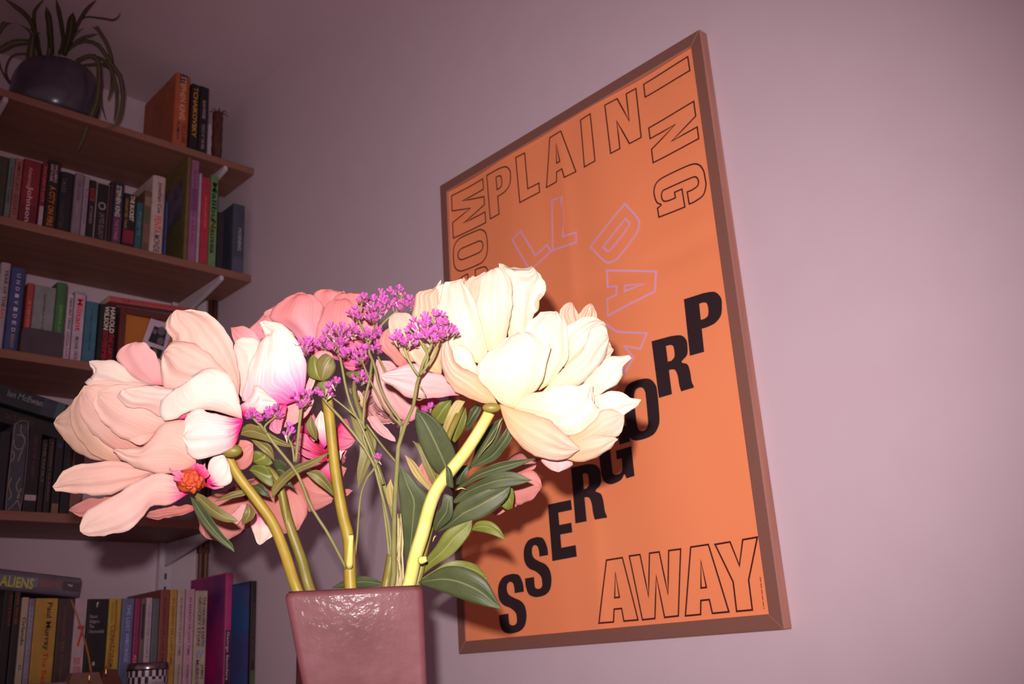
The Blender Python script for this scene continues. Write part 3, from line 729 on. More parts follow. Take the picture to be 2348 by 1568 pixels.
row(4, K_, T5, [
  (-60, 24, 440, (40, 30, 36), 'dark book with red letters cut by the left photo edge, lowest shelf', dict(t=[('FICTION', .05, .3, .7, .3, (140, 60, 50))])),
  (30, 88, 436, (48, 34, 38), 'dark brown slim book left of the cream one, lowest shelf', dict(t=[('DARK WATER', .03, .3, .5, .4, (150, 70, 50))])),
  (98, 160, 505, (206, 176, 150), 'cream paperback with a small green dot near the left, lowest shelf', dict(t=[('Orlando', .18, .44, .5, .5, (60, 50, 50)), ('o', .60, .66, .5, .45, (60, 130, 110), 'h')])),
  (164, 212, 515, (160, 146, 184), 'pale lilac slim book with dotted spine, lowest shelf', dict(t=[('. . . . . . . . . . . . . . .', .1, .85, .5, .1, (60, 50, 76))], b=[(0, .08, (150, 110, 140))])),
  (216, 412, 513, (214, 152, 44), 'wide yellow book with black script and red title, lowest shelf', dict(t=[('Paul Murray', .04, .48, .60, .30, (60, 36, 20)), ('The Bee Sting', .50, .98, .58, .30, (190, 60, 30))])),
  (416, 552, 515, (80, 52, 58), 'plum brown book between the yellow and the white ones, lowest shelf', dict(t=[('COLLECTED STORIES', .08, .8, .45, .16, (120, 80, 56))])),
  (558, 664, 512, (206, 164, 178), 'pinkish white book with a big red figure on its spine', dict(t=[('7', .26, .46, .6, .6, (200, 40, 50), 'h'), ('THE LIVES\nOF OTHERS', .56, .70, .5, .6, (190, 60, 70), 'h')])),
  (668, 846, 518, (36, 26, 32), 'wide black paperback with small white author lines, lowest shelf', dict(t=[('f', .03, .08, .45, .12, (200, 186, 190), 'h'), ('Kazuo\nIshiguro\nThe\nUnconsoled', .15, .33, .48, .72, (150, 132, 140), 'h'), ('8', .60, .64, .45, .12, (190, 180, 190), 'h')])),
  (850, 958, 514, (212, 160, 40), 'yellow book with dark swirl line right of the wide black paperback', dict(t=[('CLAXTON', .26, .6, .42, .4, (130, 70, 30)), ('Field Notes', .04, .24, .3, .2, (150, 100, 40)), ('SMALL PLANET', .6, .95, .42, .3, (130, 70, 30))])),
  (962, 1066, 514, (104, 104, 160), 'periwinkle blue book left of the magenta one, lowest shelf', dict(t=[('THE LOST WRITINGS', .06, .62, .55, .32, (160, 160, 210))])),
  (1072, 1122, 516, (170, 30, 92), 'narrow magenta book, lowest shelf', dict(t=[('ALI SMITH', .55, .8, .5, .5, (220, 130, 170))])),
  (1126, 1164, 520, (120, 84, 96), 'narrow dusty mauve book with black marks, lowest shelf', dict(b=[(.05, .4, (60, 40, 50))])),
  (1168, 1222, 508, (204, 166, 178), 'pale pink paperback left of the slate grey one', dict(t=[('PUBLISHED SHORT', .08, .6, .5, .3, (130, 110, 150))])),
  (1226, 1284, 516, (96, 100, 112), 'slate grey paperback left of the brick red book'),
  (1288, 1366, 440, (150, 62, 54), 'brick red hardback first of four matching tall spines', dict(t=[('IN SEARCH OF LOST TIME', .08, .7, .5, .24, (90, 34, 34))], D=.155)),
  (1370, 1430, 440, (212, 144, 48), 'orange yellow paperback second of four matching tall spines', dict(t=[('IN SEARCH OF LOST TIME', .08, .7, .5, .3, (120, 66, 34))])),
  (1434, 1500, 440, (204, 166, 160), 'pinkish cream paperback third of four matching tall spines', dict(t=[('IN SEARCH OF LOST TIME', .08, .62, .5, .3, (110, 80, 100)), ('FINDING', .7, .9, .5, .25, (120, 84, 90))])),
  (1506, 1582, 436, (214, 148, 176), 'rose pink paperback fourth of four matching tall spines', dict(t=[('IN SEARCH OF LOST TIME', .08, .62, .5, .26, (90, 50, 90)), ('o', .64, .67, .5, .14, (220, 60, 80), 'h'), ('GUERMANTES', .7, .92, .5, .24, (100, 60, 100))])),
  (1588, 1692, 450, (200, 168, 150), 'cream book with two lines of tall capitals and blue marks, lowest shelf', dict(t=[('THE HEAVEN & EARTH', .06, .53, .70, .26, (60, 48, 56)), ('GROCERY STORE', .06, .53, .36, .26, (60, 48, 56)), ('JAMES', .70, .84, .72, .26, (70, 56, 60)), ('McBRIDE', .66, .90, .34, .26, (70, 56, 60)), ('//', .57, .64, .5, .6, (110, 140, 190), 'h')])),
  (1846, 1902, 300, (206, 34, 120), 'tall magenta spined book with a violet cover, lowest shelf', dict(D=.15, dy=-.043, b=[(.48, .98, (44, 30, 40))], t=[('George Saunders', .49, .88, .45, .5, (190, 160, 190))])),
  (2064, 2124, 368, (44, 30, 34), 'tall black book with violet and blue cover at the right end, lowest shelf', dict(D=.185, dy=-.064, b=[(.80, .98, (80, 100, 50))], t=[('A CLOCKWORK ORCHARD', .2, .72, .5, .3, (110, 74, 60))]))], D=.125)
# covers with their own picture, seen from the side
def cover_side(lbl, mats):
    for o in [q for q in COL.objects if q.get('label') == lbl]:
        cv = [q for q in o.children if q.name.startswith('cover')][0]
        vv = [v.co for v in cv.data.vertices]; D = max(v.y for v in vv); H = max(v.z for v in vv)
        for (y0, y1, z0, z1, c) in mats:
            me = mesh('cover_picture', [(-.0003, D * y0, H * z0), (-.0003, D * y1, H * z0), (-.0003, D * y1, H * z1), (-.0003, D * y0, H * z1)], [(0, 3, 2, 1)])
            q = link('cover_picture', me, c, None); q.parent = o
m_cv1 = noisy('violet_cover_print', lin((70, 40, 96)), lin((190, 30, 110)), (1, 10, 6), .4, .3, 3, 0, 1.4)
m_cv2 = noisy('blue_cover_print', lin((50, 110, 170)), lin((110, 44, 110)), (1, 4, 9), .4, .3, 3, 0, 1.2)
m_cv3 = noisy('grey_photo_print', lin((60, 50, 70)), lin((120, 106, 120)), (1, 20, 20), .4, .3, 3, 0, 1.2)
cover_side('tall magenta spined book with a violet cover, lowest shelf', [(.04, .99, .01, .99, m_cv1)])
cover_side('tall black book with violet and blue cover at the right end, lowest shelf', [(.04, .99, .01, .99, m_cv2)])
cover_side('tall olive mustard book with a picture on its cover, second shelf', [(.12, .62, .42, .82, m_cv3)])

# lying and slanting books
def lying(view, pa, pb, thick, D, col, lab, group, z, dy, tilt, **k):
    """spine along +X, from pixel x a to b at height z"""
    ox, oy, s = view; ys = YS + dy
    X0, X1 = xat(ys, z, ox + pa / s), xat(ys, z, ox + pb / s)
    L = (X1 - X0) / math.cos(tilt)
    # local z -> -X (title reads left to right), local x -> +Z
    M = Matrix.Translation((X1, ys, z)) @ Matrix.Rotation(tilt, 4, 'Y') @ Matrix(((0, 0, -1, 0), (0, 1, 0, 0), (1, 0, 0, 0), (0, 0, 0, 1)))
    return make_book(thick, D, L, col, lab, group, M, k.get('hard', False), k.get('t', ()), k.get('b', ()))
# ---- lying and slanting books
z4 = zat(.62, YS + .01, 1012)
lying(J_, -260, 640, .033, .125, (40, 42, 52), 'black and slate slanting book with rounded pale author letters, fourth shelf', T4, z4 + .026, .002, .20, t=[('Ian McEwan', .30, .64, .62, .34, (120, 116, 120))], b=[(.78, .86, (62, 92, 92)), (.64, .78, (52, 56, 74))])
lying(J_, -260, 600, .026, .125, (34, 26, 32), 'plain black book under the slanting slate one, fourth shelf', T4, z4 - .004, .010, .20, t=[('SATURDAY', .3, .6, .5, .4, (74, 54, 50))])
z5 = zat(.60, YS + .01, 1371)
lying(K_, -330, 648, .0335, .125, (104, 88, 108), 'thick grey and mauve hardback with yellow capitals lying on the upright books, lowest shelf', T5, z5, .000, .105, hard=True,
      t=[('ALIENS', .30, .585, .42, .52, (190, 180, 70)), ('ESSAYS', .64, .80, .5, .3, (140, 90, 90)), ('Vintage', .885, .93, .55, .3, (210, 190, 200))], b=[(.0, .62, (112, 118, 140)), (.62, .84, (124, 84, 92)), (.84, 1, (80, 60, 72))])
zr = SH[2][0]
ztop = zat(.74, YS + .02, 706)
hs = [(.030, (60, 46, 52), 'dark grey book near the foot of the lying stack behind the picture frame'), (.028, (96, 60, 56), 'brown book low in the lying stack behind the picture frame'), (.034, (72, 56, 62), 'dusty purple book in the middle of the lying stack behind the picture frame'), (.03, (60, 44, 50), 'dark book high in the lying stack behind the picture frame')]
zz = zr + .0004
tot = ztop - .030 - zr
k_ = tot / sum(h[0] for h in hs)
for h, c, l in hs:
    lying(I_, 1062, 1770, h * k_ - .0004, .12, c, l, T3, zz, .022, 0.0)
    zz += h * k_
lying(I_, 1056, 1776, .0185, .125, (92, 70, 76), 'grey mauve lying book with a red square under the coral red one', T3, zz + .010, .014, -.055, b=[(.02, .17, (206, 60, 50)), (.19, .24, (110, 96, 90))], t=[('MARGINS', .27, .4, .5, .3, (120, 50, 60)), ('PROVERBS', .40, .62, .35, .2, (130, 120, 160))])
lying(I_, 985, 1784, .0115, .13, (206, 76, 78), 'coral red book lying on top of the stack, third shelf', T3, zz + .0300, .006, -.055, t=[('THE MAKING OF THE ENGLISH WORKING CLASS', .12, .85, .5, .4, (150, 44, 50)), ('o', .92, .95, .5, .7, (220, 180, 150), 'h')])

# ---- picture frame leaning on the third shelf
fy = YS + .004
X0 = xat(fy, zr, 1046 / 3.913 + .001); X1 = xat(fy, zr, 474)
Hf = zat(X0 + .02, fy, 580 + 492 / 3.913) - zr
pf = empty('picture_frame', (X0, fy, zr), 'dark red brown picture frame with an ochre mount holding a photo strip, third shelf', 'picture frame')
m_pf = wood('dark_red_frame_wood', (86, 40, 38), (104, 50, 46))
rw = .0125
box('frame_rail', (X0, fy, zr), (X0 + rw, fy + .015, zr + Hf), m_pf, pf, .0015)
box('frame_rail', (X1 - rw, fy, zr), (X1, fy + .015, zr + Hf), m_pf, pf, .0015)
box('frame_rail', (X0 + rw, fy, zr + Hf - rw), (X1 - rw, fy + .015, zr + Hf), m_pf, pf, .0015)
box('frame_rail', (X0 + rw, fy, zr), (X1 - rw, fy + .015, zr + rw), m_pf, pf, .0015)
m_mount = noisy('ochre_card', lin((176, 104, 50)), lin((186, 112, 56)), (1, 1, 1), .7, .1, 3, 0, 12)
box('mount', (X0 + rw, fy + .006, zr + rw), (X1 - rw, fy + .009, zr + Hf - rw), m_mount, pf)
# the strip: pale card with little black and white photos, tilted
def ipx(x, y, yy): return onY(x / 3.913, 580 + y / 3.913, yy)
cy_ = fy - .0002
def quad(name, pts, yy, m, parent, th=.0006):
    vs = [ipx(x, y, yy) for x, y in pts]; n = len(vs)
    vs = [Vector((v.x, yy, v.z)) for v in vs] + [Vector((v.x, yy + th, v.z)) for v in vs]
    fs = [tuple(range(n)), tuple(range(n, 2 * n))[::-1]] + [(a, a + n, (a + 1) % n + n, (a + 1) % n) for a in range(n)]
    return link(name, mesh(name, vs, fs), m, parent)
ps = quad('photo_strip', [(1355, 585), (1560, 655), (1420, 1060), (1210, 985)], cy_ - .001, plain(lin((196, 168, 190))), None)
tag(ps, 'pale card with small black and white booth photos tucked into the ochre picture frame', 'photo')
m_ph = plain(lin((44, 38, 42)), .4)
quad('photo', [(1385, 655), (1500, 690), (1468, 838), (1328, 792)], cy_ - .0014, m_ph, ps, .0003)
quad('photo', [(1352, 838), (1462, 872), (1418, 1010), (1300, 970)], cy_ - .0014, m_ph, ps, .0003)
m_gy = plain(lin((104, 92, 98)), .4)
def ell(cx, cy, rx, ry, n=12): return [(cx + rx * math.cos(t * 6.2832 / n), cy - ry * math.sin(t * 6.2832 / n)) for t in range(n)][::-1]
for q in (ell(1450, 700, 34, 40), ell(1390, 705, 20, 24), ell(1440, 790, 32, 34), ell(1385, 890, 26, 34)):
    quad('face_in_photo', q, cy_ - .0018, m_gy, ps, .0002)
# ---- bookend
bx0, bx1 = xat(YS + .002, zr, 176 / 3.913), xat(YS + .002, zr, 560 / 3.913)
bh = zat((bx0 + bx1) / 2, YS + .002, 580 + 690 / 3.913) - zr
def rounded_plate(name, x0, x1, z0, z1, y, th, r, m, parent=None):
    pts = [(x0, z0), (x1, z0)]
    for k in range(6): a = math.pi / 2 * k / 5; pts.append((x1 - r + r * math.cos(a), z1 - r + r * math.sin(a)))
    for k in range(6): a = math.pi / 2 + math.pi / 2 * k / 5; pts.append((x0 + r + r * math.cos(a), z1 - r + r * math.sin(a)))
    n = len(pts); vs = [(x, y, z) for x, z in pts] + [(x, y + th, z) for x, z in pts]
    fs = [tuple(range(n)), tuple(range(n, 2 * n))[::-1]] + [(a, a + n, (a + 1) % n + n, (a + 1) % n) for a in range(n)]
    return link(name, mesh(name, vs, fs), m, parent)
be = empty('bookend', (bx0, YS, zr), 'dark grey metal bookend with rounded top corners in front of the pale grey green book', 'bookend')
m_be = noisy('grey_steel', lin((70, 58, 66)), lin((78, 64, 72)), (1, 1, 1), .5, .4, 3, 0, 30)
rounded_plate('plate', bx0, bx1, zr + .0004, zr + bh, YS + .0015, .0014, .009, m_be, be)
box('foot', (bx0 + .002, YS + .003, zr + .0002), (bx1 - .002, YS + .0065, zr + .0014), m_be, be)

# ---- objects on the lowest shelf in front of the books
z0 = SH[4][0]
def lathe(name, cx, cy, prof, m, parent=None, n=40, kind=None, uvs=True):
    vs, fs, uv = [], [], []
    for i, (r, z) in enumerate(prof):
        for k in range(n + 1):
            a = 2 * math.pi * k / n
            vs.append((cx + r * math.cos(a), cy + r * math.sin(a), z)); uv.append((k / n, i / (len(prof) - 1)))
    for i in range(len(prof) - 1):
        for k in range(n):
            a = i * (n + 1) + k; fs.append((a, a + 1, a + n + 2, a + n + 1))
    me = mesh(name, vs, fs, uv)
    bm = bmesh.new(); bm.from_mesh(me); bmesh.ops.remove_doubles(bm, verts=list(bm.verts), dist=1e-6); bm.to_mesh(me); bm.free()
    return link(name, me, m, parent, smooth=True)
ty = YS - .034
tx0, tx1 = xat(ty, 1.11, 291), xat(ty, 1.11, 381)
# a deeper shelf lip is not there: the tin stands on a low stand in front of the shelf row
SH5Y = YS - .085
o = box('shelf_ledge', (-.9, SH5Y, z0 - .016), (WX - .001, YS - .0012, z0), m_shelf, None, .0012)
tag(o, 'wooden ledge board in front of the lowest shelf, carrying the tin and vases', 'shelf')
tc_, tr_ = (tx0 + tx1) / 2, (tx1 - tx0) / 2
ztt = zat(tc_, ty - tr_, 1520)
mc_unused = 0
tin = empty('candle_tin', (tc_, ty, z0), 'round black and white chequered tin with a metal lid, lowest shelf', 'tin')
mc, t, b = newmat('chequered_print', .4, .4)
tcn = t.nodes.new('ShaderNodeTexCoord'); mp = t.nodes.new('ShaderNodeMapping'); mp.inputs['Scale'].default_value = (36, 9, 1)
ck = t.nodes.new('ShaderNodeTexChecker'); ck.inputs['Scale'].default_value = 1.0; ck.inputs[1].default_value = (*lin((40, 30, 44)), 1); ck.inputs[2].default_value = (*lin((206, 184, 196)), 1)
t.links.new(tcn.outputs['UV'], mp.inputs[0]); t.links.new(mp.outputs[0], ck.inputs[0]); t.links.new(ck.outputs[0], b.inputs['Base Color'])
m_lid = noisy('brushed_lid', lin((120, 96, 108)), lin((140, 116, 126)), (1, 1, 1), .22, .6, 2, 0, 30); m_lid.node_tree.nodes['Principled BSDF'].inputs['Metallic'].default_value = .9
lathe('body', tc_, ty, [(0, z0 + .0003), (tr_ * .97, z0 + .0003), (tr_ * .97, ztt - .010)], mc, tin)
lathe('lid', tc_, ty, [(tr_ * .97, ztt - .011), (tr_, ztt - .011), (tr_ * 1.02, ztt - .008), (tr_, ztt - .004), (tr_ * .985, ztt), (tr_ * .95, ztt + .002), (0, ztt + .002)], m_lid, tin)
# curved pale label
vs, fs = [], []
for i in range(9):
    a = math.radians(-108 + 48 * i / 8)
    for z in (z0 + .002, ztt - .026): vs.append((tc_ + tr_ * .978 * math.cos(a), ty + tr_ * .978 * math.sin(a), z))
for i in range(8): fs.append((2 * i, 2 * i + 2, 2 * i + 3, 2 * i + 1))
lb = link('label', mesh('label', vs, fs), plain(lin((170, 150, 164))), tin)
me = text_mesh('SCENTED\nCANDLE', tr_ * .62, .011)
a = math.radians(-84)
me.transform(Matrix.Translation((tc_ + tr_ * .99 * math.cos(a), ty + tr_ * .99 * math.sin(a) - .0006, ztt - .036)) @ Matrix(((1, 0, 0), (0, 0, -1), (0, 1, 0))).to_4x4())
link('label_text', me, plain(lin((120, 100, 116))), tin)
# two small faceted bud vases, each with one bent dry stem
m_bt = noisy('tan_wood_block', lin((120, 84, 74)), lin((134, 94, 80)), (1, 1, 1), .5, .3, 3, 0, 30)
m_bb = noisy('brown_wood_block', lin((96, 48, 38)), lin((108, 56, 44)), (1, 1, 1), .5, .3, 3, 0, 30)
m_st = noisy('dry_stem', lin((150, 90, 44)), lin((170, 104, 54)), (1, 1, 1), .5, .3, 3, 0, 30)
def bud_vase(xa, xb, ta, tb, ytop, m, label, stem, yy, mgl):
    x0, x1 = xat(yy, 1.11, xa), xat(yy, 1.11, xb); a0, a1 = xat(yy, 1.12, ta), xat(yy, 1.12, tb)
    zt_ = zat((a0 + a1) / 2, yy, ytop)
    root = empty('bud_vase', ((x0 + x1) / 2, yy, z0), label, 'vase')
    w = (x1 - x0); k = (zt_ - z0); e = .2
    vs = [(x0 - w * e, yy, z0 + .0003), (x1 + w * e, yy, z0 + .0003), (x1 + w * e, yy + w * .8, z0 + .0003), (x0 - w * e, yy + w * .8, z0 + .0003), (a0, yy + w * .12, zt_), (a1, yy + w * .12, zt_), (a1, yy + w * .5, zt_), (a0, yy + w * .5, zt_)]
    o = link('body', mesh('body', vs, [(0, 3, 2, 1), (4, 5, 6, 7), (0, 1, 5, 4), (1, 2, 6, 5), (2, 3, 7, 6), (3, 0, 4, 7)]), m, root)
    bv = o.modifiers.new('b', 'BEVEL'); bv.width = .0012; bv.segments = 2
    yc = yy + w * .3
    pts = [onY(x, y, yc + .004) for x, y in stem]
    pts[-1] = Vector((pts[-1].x, yc, zt_ - .0005))
    s_ = tube('dry_stem', pts, [.0012, .0017, .0019, .0019], m_st, root, 8, 24)
    g = tube('brass_pin', [onY(mgl[0], mgl[1], yy - .004), onY(mgl[0] - .5, mgl[1] + 24, yy - .004)], .0010, m_brass, root, 8, 4)
m_brass = noisy('brass', lin((220, 160, 90)), lin((230, 170, 100)), (1, 1, 1), .2, .6, 2, 0, 30); m_brass.node_tree.nodes['Principled BSDF'].inputs['Metallic'].default_value = 1
bud_vase(158, 238, 168, 230, 1541, m_bt, 'tan faceted bud vase with a bent dry stem, lower left of the shelf', [(163, 1374), (182, 1428), (200, 1490), (207, 1540)], YS - .065, (205, 1542))
bud_vase(232, 290, 240, 268, 1534, m_bb, 'red brown faceted bud vase with a curved dry stem, left of the chequered tin', [(267, 1376), (264, 1430), (252, 1490), (243, 1534)], YS - .045, (243, 1528))
ob = box('card_box', (xat(YS - .03, 1.11, 60), YS - .05, z0 + .0003), (xat(YS - .03, 1.11, 152), YS - .012, zat(.6, YS - .05, 1563)), plain(lin((130, 104, 116))), None, .0015)
tag(ob, 'flat pale card box in front of the wide yellow book', 'box')

# ---- small carved brown holder, rightmost on the highest shelf
hx0, hx1 = xat(YS + .03, SH[0][0], 484), xat(YS + .03, SH[0][0], 505); hz = SH[0][0]; ht = zat((hx0 + hx1) / 2, YS + .03, 258) - hz
hd = empty('carved_holder', ((hx0 + hx1) / 2, YS + .03, hz), 'dark brown carved wooden tube with a frayed top, rightmost on the highest shelf', 'ornament')
m_hd = noisy('carved_bark', lin((70, 36, 30)), lin((100, 60, 46)), (90, 90, 30), .7, .2, 5, .8, 1)
r_ = (hx1 - hx0) / 2
lathe('tube', (hx0 + hx1) / 2, YS + .03, [(r_ * .7, hz + .0003), (r_, hz + .003)] + [(r_ * (1 + .06 * math.sin(k * 2.1)), hz + .003 + (ht - .006) * k / 14) for k in range(15)] + [(r_ * .75, hz + ht), (r_ * .7, hz + ht - .01)], m_hd, hd, 20)
for k in range(7):
    a = k * .9; c0 = Vector(((hx0 + hx1) / 2 + math.cos(a) * r_ * .7, YS + .03 + math.sin(a) * r_ * .7, hz + ht - .004))
    tube('frayed_fibre', [c0, c0 + Vector((math.cos(a) * .006, math.sin(a) * .006, .007)), c0 + Vector((math.cos(a) * (.018 if k in (0, 6) else .010), math.sin(a) * .01, .004))], [.0016, .0012, .0004], m_hd, hd, 6, 8)

# ---- spider plant
py = YS + .092
pcx = xat(py, 2.22, 124)
pzt = SH[0][0]
pot = empty('spider_plant', (pcx, py, pzt), 'spider plant with long drooping leaves in a round glazed blue grey pot, highest shelf', 'plant')
m_pot = noisy('blue_grey_glaze', lin((66, 56, 68)), lin((80, 68, 80)), (1, 1, 1), .22, .5, 3, 0, 18)
pr_ = .086
prof = [(0, pzt + .0003), (pr_ * .62, pzt + .0003), (pr_ * .86, pzt + .02), (pr_ * .985, pzt + .05), (pr_, pzt + .075), (pr_ * .97, pzt + .10), (pr_ * .87, pzt + .122), (pr_ * .80, pzt + .128), (pr_ * .77, pzt + .126), (pr_ * .78, pzt + .115)]
prof = [prof[0]] + [(v.x, v.y) for v in catmull([Vector((a, b, 0)) for a, b in prof[1:]], 26)]
lathe('pot', pcx, py, prof, m_pot, pot, 48)
m_soil = noisy('potting_soil', lin((50, 34, 30)), lin((64, 44, 38)), (1, 1, 1), .9, .1, 5, .5, 90)
lathe('soil', pcx, py, [(0, pzt + .118), (pr_ * .77, pzt + .116)], m_soil, pot, 24)
m_sp = leaf_mat('spider_leaf', lin((72, 66, 44)), lin((84, 74, 52)), lin((128, 108, 88)), .45, .10)
RT_ = R.transposed()
dpot = (RT_ @ (Vector((pcx, py, pzt + .12)) - CAM)).z
SP = [([(450, 470), (430, 300), (420, 180), (395, 55)], 42, .01), ([(500, 470), (540, 350), (520, 180), (480, -10)], 30, .0), ([(545, 470), (590, 330), (625, 105)], 58, -.01),
      ([(560, 460), (620, 300), (720, 110), (830, -5)], 26, .01), ([(560, 470), (640, 300), (760, 200), (840, 260), (925, 400), (960, 560), (955, 750), (915, 865)], 26, -.03),
      ([(540, 470), (640, 380), (750, 350), (860, 400), (930, 520), (1030, 660), (1050, 880), (1000, 1060), (890, 1105)], 30, -.06), ([(540, 460), (680, 340), (840, 290)], 24, 0.),
      ([(640, 540), (720, 490), (790, 470), (845, 540), (850, 700), (830, 870), (760, 1050), (664, 1305)], 42, -.09), ([(640, 520), (760, 480), (900, 520), (960, 620), (1000, 800), (985, 1000), (970, 1060)], 24, -.07),
      ([(690, 560), (850, 550), (940, 580), (965, 700), (925, 865)], 24, -.05), ([(640, 260), (720, 150), (860, 155), (960, 170), (1010, 150), (1030, 95)], 12, .0),
      ([(350, 480), (310, 300), (240, 150), (130, 55), (40, -10)], 30, .0), ([(330, 420), (260, 260), (150, 180), (60, 185), (0, 260), (-50, 350)], 36, -.04),
      ([(330, 380), (250, 360), (120, 370), (0, 430), (-60, 460)], 48, -.05), ([(330, 480), (290, 150), (320, 60), (385, -15)], 24, .02),
      ([(340, 250), (290, 300), (262, 500), (285, 760), (298, 885)], 66, -.095), ([(400, 240), (425, 340), (415, 500), (365, 680), (300, 880)], 40, -.09),
      ([(330, 480), (220, 460), (100, 480), (50, 600), (80, 700), (170, 780)], 16, -.07), ([(-20, 470), (10, 590), (60, 680), (130, 770)], 14, -.08), ([(300, 460), (245, 600), (240, 800), (248, 885)], 22, -.09),
      ([(880, 680), (870, 880), (910, 1035)], 9, -.06)]
for pts, w, dd in SP:
    c = catmull([Vector((x, y)) for x, y in pts], 12)
    L_, R_ = [], []
    for i, p in enumerate(c):
        t_ = (c[min(11, i + 1)] - c[max(0, i - 1)]).normalized(); n = Vector((-t_.y, t_.x)); q = i / 11
        ww = w / 2 * 1.35 * (.55 + .45 * math.sin(min(1, q * 1.6) * math.pi / 2)) * (1 if q < .75 else max(.05, 1 - ((q - .75) / .25) ** 2))
        L_.append(p + n * ww); R_.append(p - n * ww)
    out = [c[0]] + L_ + [c[-1]] + R_[::-1]
    if pts[-1][1] < 200: dd -= .13
    if pts[-1][1] < 200 or min(p[1] for p in pts) < 200: dd -= .02
    sheet('leaf', 'h', [tuple(p) for p in out], 13, dpot + .005, dpot + dd, 0, m_sp, pot, rows=20, cols=4, ruffle=.0008, waves=.5, fold=-.004, thick=.0007)
# ------------------------------------------------------------------ vase
m_vase, t, b = newmat('brown_glazed_ceramic', .5, .11)
tc = t.nodes.new('ShaderNodeTexCoord'); n = t.nodes.new('ShaderNodeTexNoise'); n.inputs['Scale'].default_value = 24; n.inputs['Detail'].default_value = 8
r = t.nodes.new('ShaderNodeValToRGB'); r.color_ramp.elements[0].position = .35; r.color_ramp.elements[1].position = .7
r.color_ramp.elements[0].color = (*lin((88, 45, 48)), 1); r.color_ramp.elements[1].color = (*lin((106, 60, 66)), 1)
t.links.new(tc.outputs['Object'], n.inputs['Vector']); t.links.new(n.outputs['Fac'], r.inputs[0]); t.links.new(r.outputs[0], b.inputs['Base Color'])
rr = t.nodes.new('ShaderNodeMapRange'); rr.inputs['To Min'].default_value = .62; rr.inputs['To Max'].default_value = .42; t.links.new(n.outputs['Fac'], rr.inputs['Value']); t.links.new(rr.outputs[0], b.inputs['Roughness'])
n2 = t.nodes.new('ShaderNodeTexNoise'); n2.inputs['Scale'].default_value = 130; n2.inputs['Detail'].default_value = 3
t.links.new(tc.outputs['Object'], n2.inputs['Vector'])
bp = t.nodes.new('ShaderNodeBump'); bp.inputs['Strength'].default_value = .16; bp.inputs['Distance'].default_value = .002; t.links.new(n2.outputs['Fac'], bp.inputs['Height']); t.links.new(bp.outputs[0], b.inputs['Normal'])
b.inputs['Coat Weight'].default_value = .014; b.inputs['Coat Roughness'].default_value = .12; t.links.new(bp.outputs[0], b.inputs['Coat Normal'])
dv = .665
NV = ray(862, 1385).normalized()          # the front glaze faces the camera a little downwards
def onface(x, y):
    r_ = ray(x, y); return CAM + r_ * ((P(810, 1350, dv) - CAM).dot(NV) / r_.dot(NV))
tl, tr = onface(650, 1359), onface(970, 1337)
zt_ = (tl.z + tr.z) / 2; tl.z = tr.z = zt_
back = Vector((-(tr - tl).y, (tr - tl).x, 0)).normalized() * (tr - tl).length * .92
if back.dot(ray(800, 1300)) < 0: back = -back
rv = ray(955, 1340); back = Vector((rv.x, rv.y, 0)).normalized() * back.length
hv = zt_ - SBZ
bl2, br2 = onface(694, 1568), onface(979, 1568)
sc_ = hv / (zt_ - (bl2.z + br2.z) / 2)
bl = tl + (bl2 - tl) * sc_; br = tr + (br2 - tr) * sc_
bl.z = br.z = SBZ + .0003
bb = back * .9
bk2 = P(664, 1568, dv + .085) - (tl + back)
bkl = tl + back + bk2 * sc_ * .98; bkl = bkl.lerp(bl + back * .9, .25); bkl.z = bl.z
cen = (bl + br) / 2
wt = [tl, tr, tr + back, tl + back]
wb = [bl, br, br + bb + (bl - br) * .04, bkl]
vase = empty('square_vase', Vector(((bl.x + br.x) / 2, (bl.y + br.y) / 2, SBZ)), 'tapering square brown glazed ceramic vase holding the flowers', 'vase')
th = .007
def inset(q, d):
    c = sum(q, Vector()) / 4
    return [p + (c - p).normalized() * d * 1.4142 for p in q]
ti = inset(wt, th); bi = inset([wt[k].lerp(wb[k], .24) for k in range(4)], .014)
vs = wt + wb + ti + bi
fs = [(0, 1, 5, 4), (1, 2, 6, 5), (2, 3, 7, 6), (3, 0, 4, 7), (7, 6, 5, 4)]
fs += [(9, 8, 12, 13), (10, 9, 13, 14), (11, 10, 14, 15), (8, 11, 15, 12), (12, 15, 14, 13)]
fs += [(8, 9, 1, 0), (9, 10, 2, 1), (10, 11, 3, 2), (11, 8, 0, 3)]
vo = link('body', mesh('body', vs, fs), m_vase, vase, smooth=True)
bm = bmesh.new(); bm.from_mesh(vo.data); bmesh.ops.recalc_face_normals(bm, faces=list(bm.faces))
bmesh.ops.bevel(bm, geom=[e for e in bm.edges], offset=.0048, segments=5, affect='EDGES', profile=.6); bm.to_mesh(vo.data); bm.free()
vo.data.polygons.foreach_set('use_smooth', [True] * len(vo.data.polygons))
wn = vo.modifiers.new('w', 'WEIGHTED_NORMAL'); wn.keep_sharp = False
w_in = bi  # water surface inside
m_water, t, b = newmat('vase_water', .05, .5); b.inputs['Transmission Weight'].default_value = 1; b.inputs['IOR'].default_value = 1.33; b.inputs['Base Color'].default_value = (.8, .85, .75, 1)
q4 = [bi[k].lerp(ti[k], .35) for k in range(4)]; cc = sum(q4, Vector()) / 4
q4 = [cc + (p - cc) * .96 for p in q4]; q5 = [cc + (p + Vector((0, 0, -.006)) - cc) * .93 for p in q4]
link('water', mesh('water', q4 + q5, [(0, 1, 2, 3), (7, 6, 5, 4), (0, 4, 5, 1), (1, 5, 6, 2), (2, 6, 7, 3), (3, 7, 4, 0)]), m_water, vase)
VIN = sum(bi, Vector()) / 4 + Vector((0, 0, .006))   # where stems end inside
VT = sum(wt, Vector()) / 4

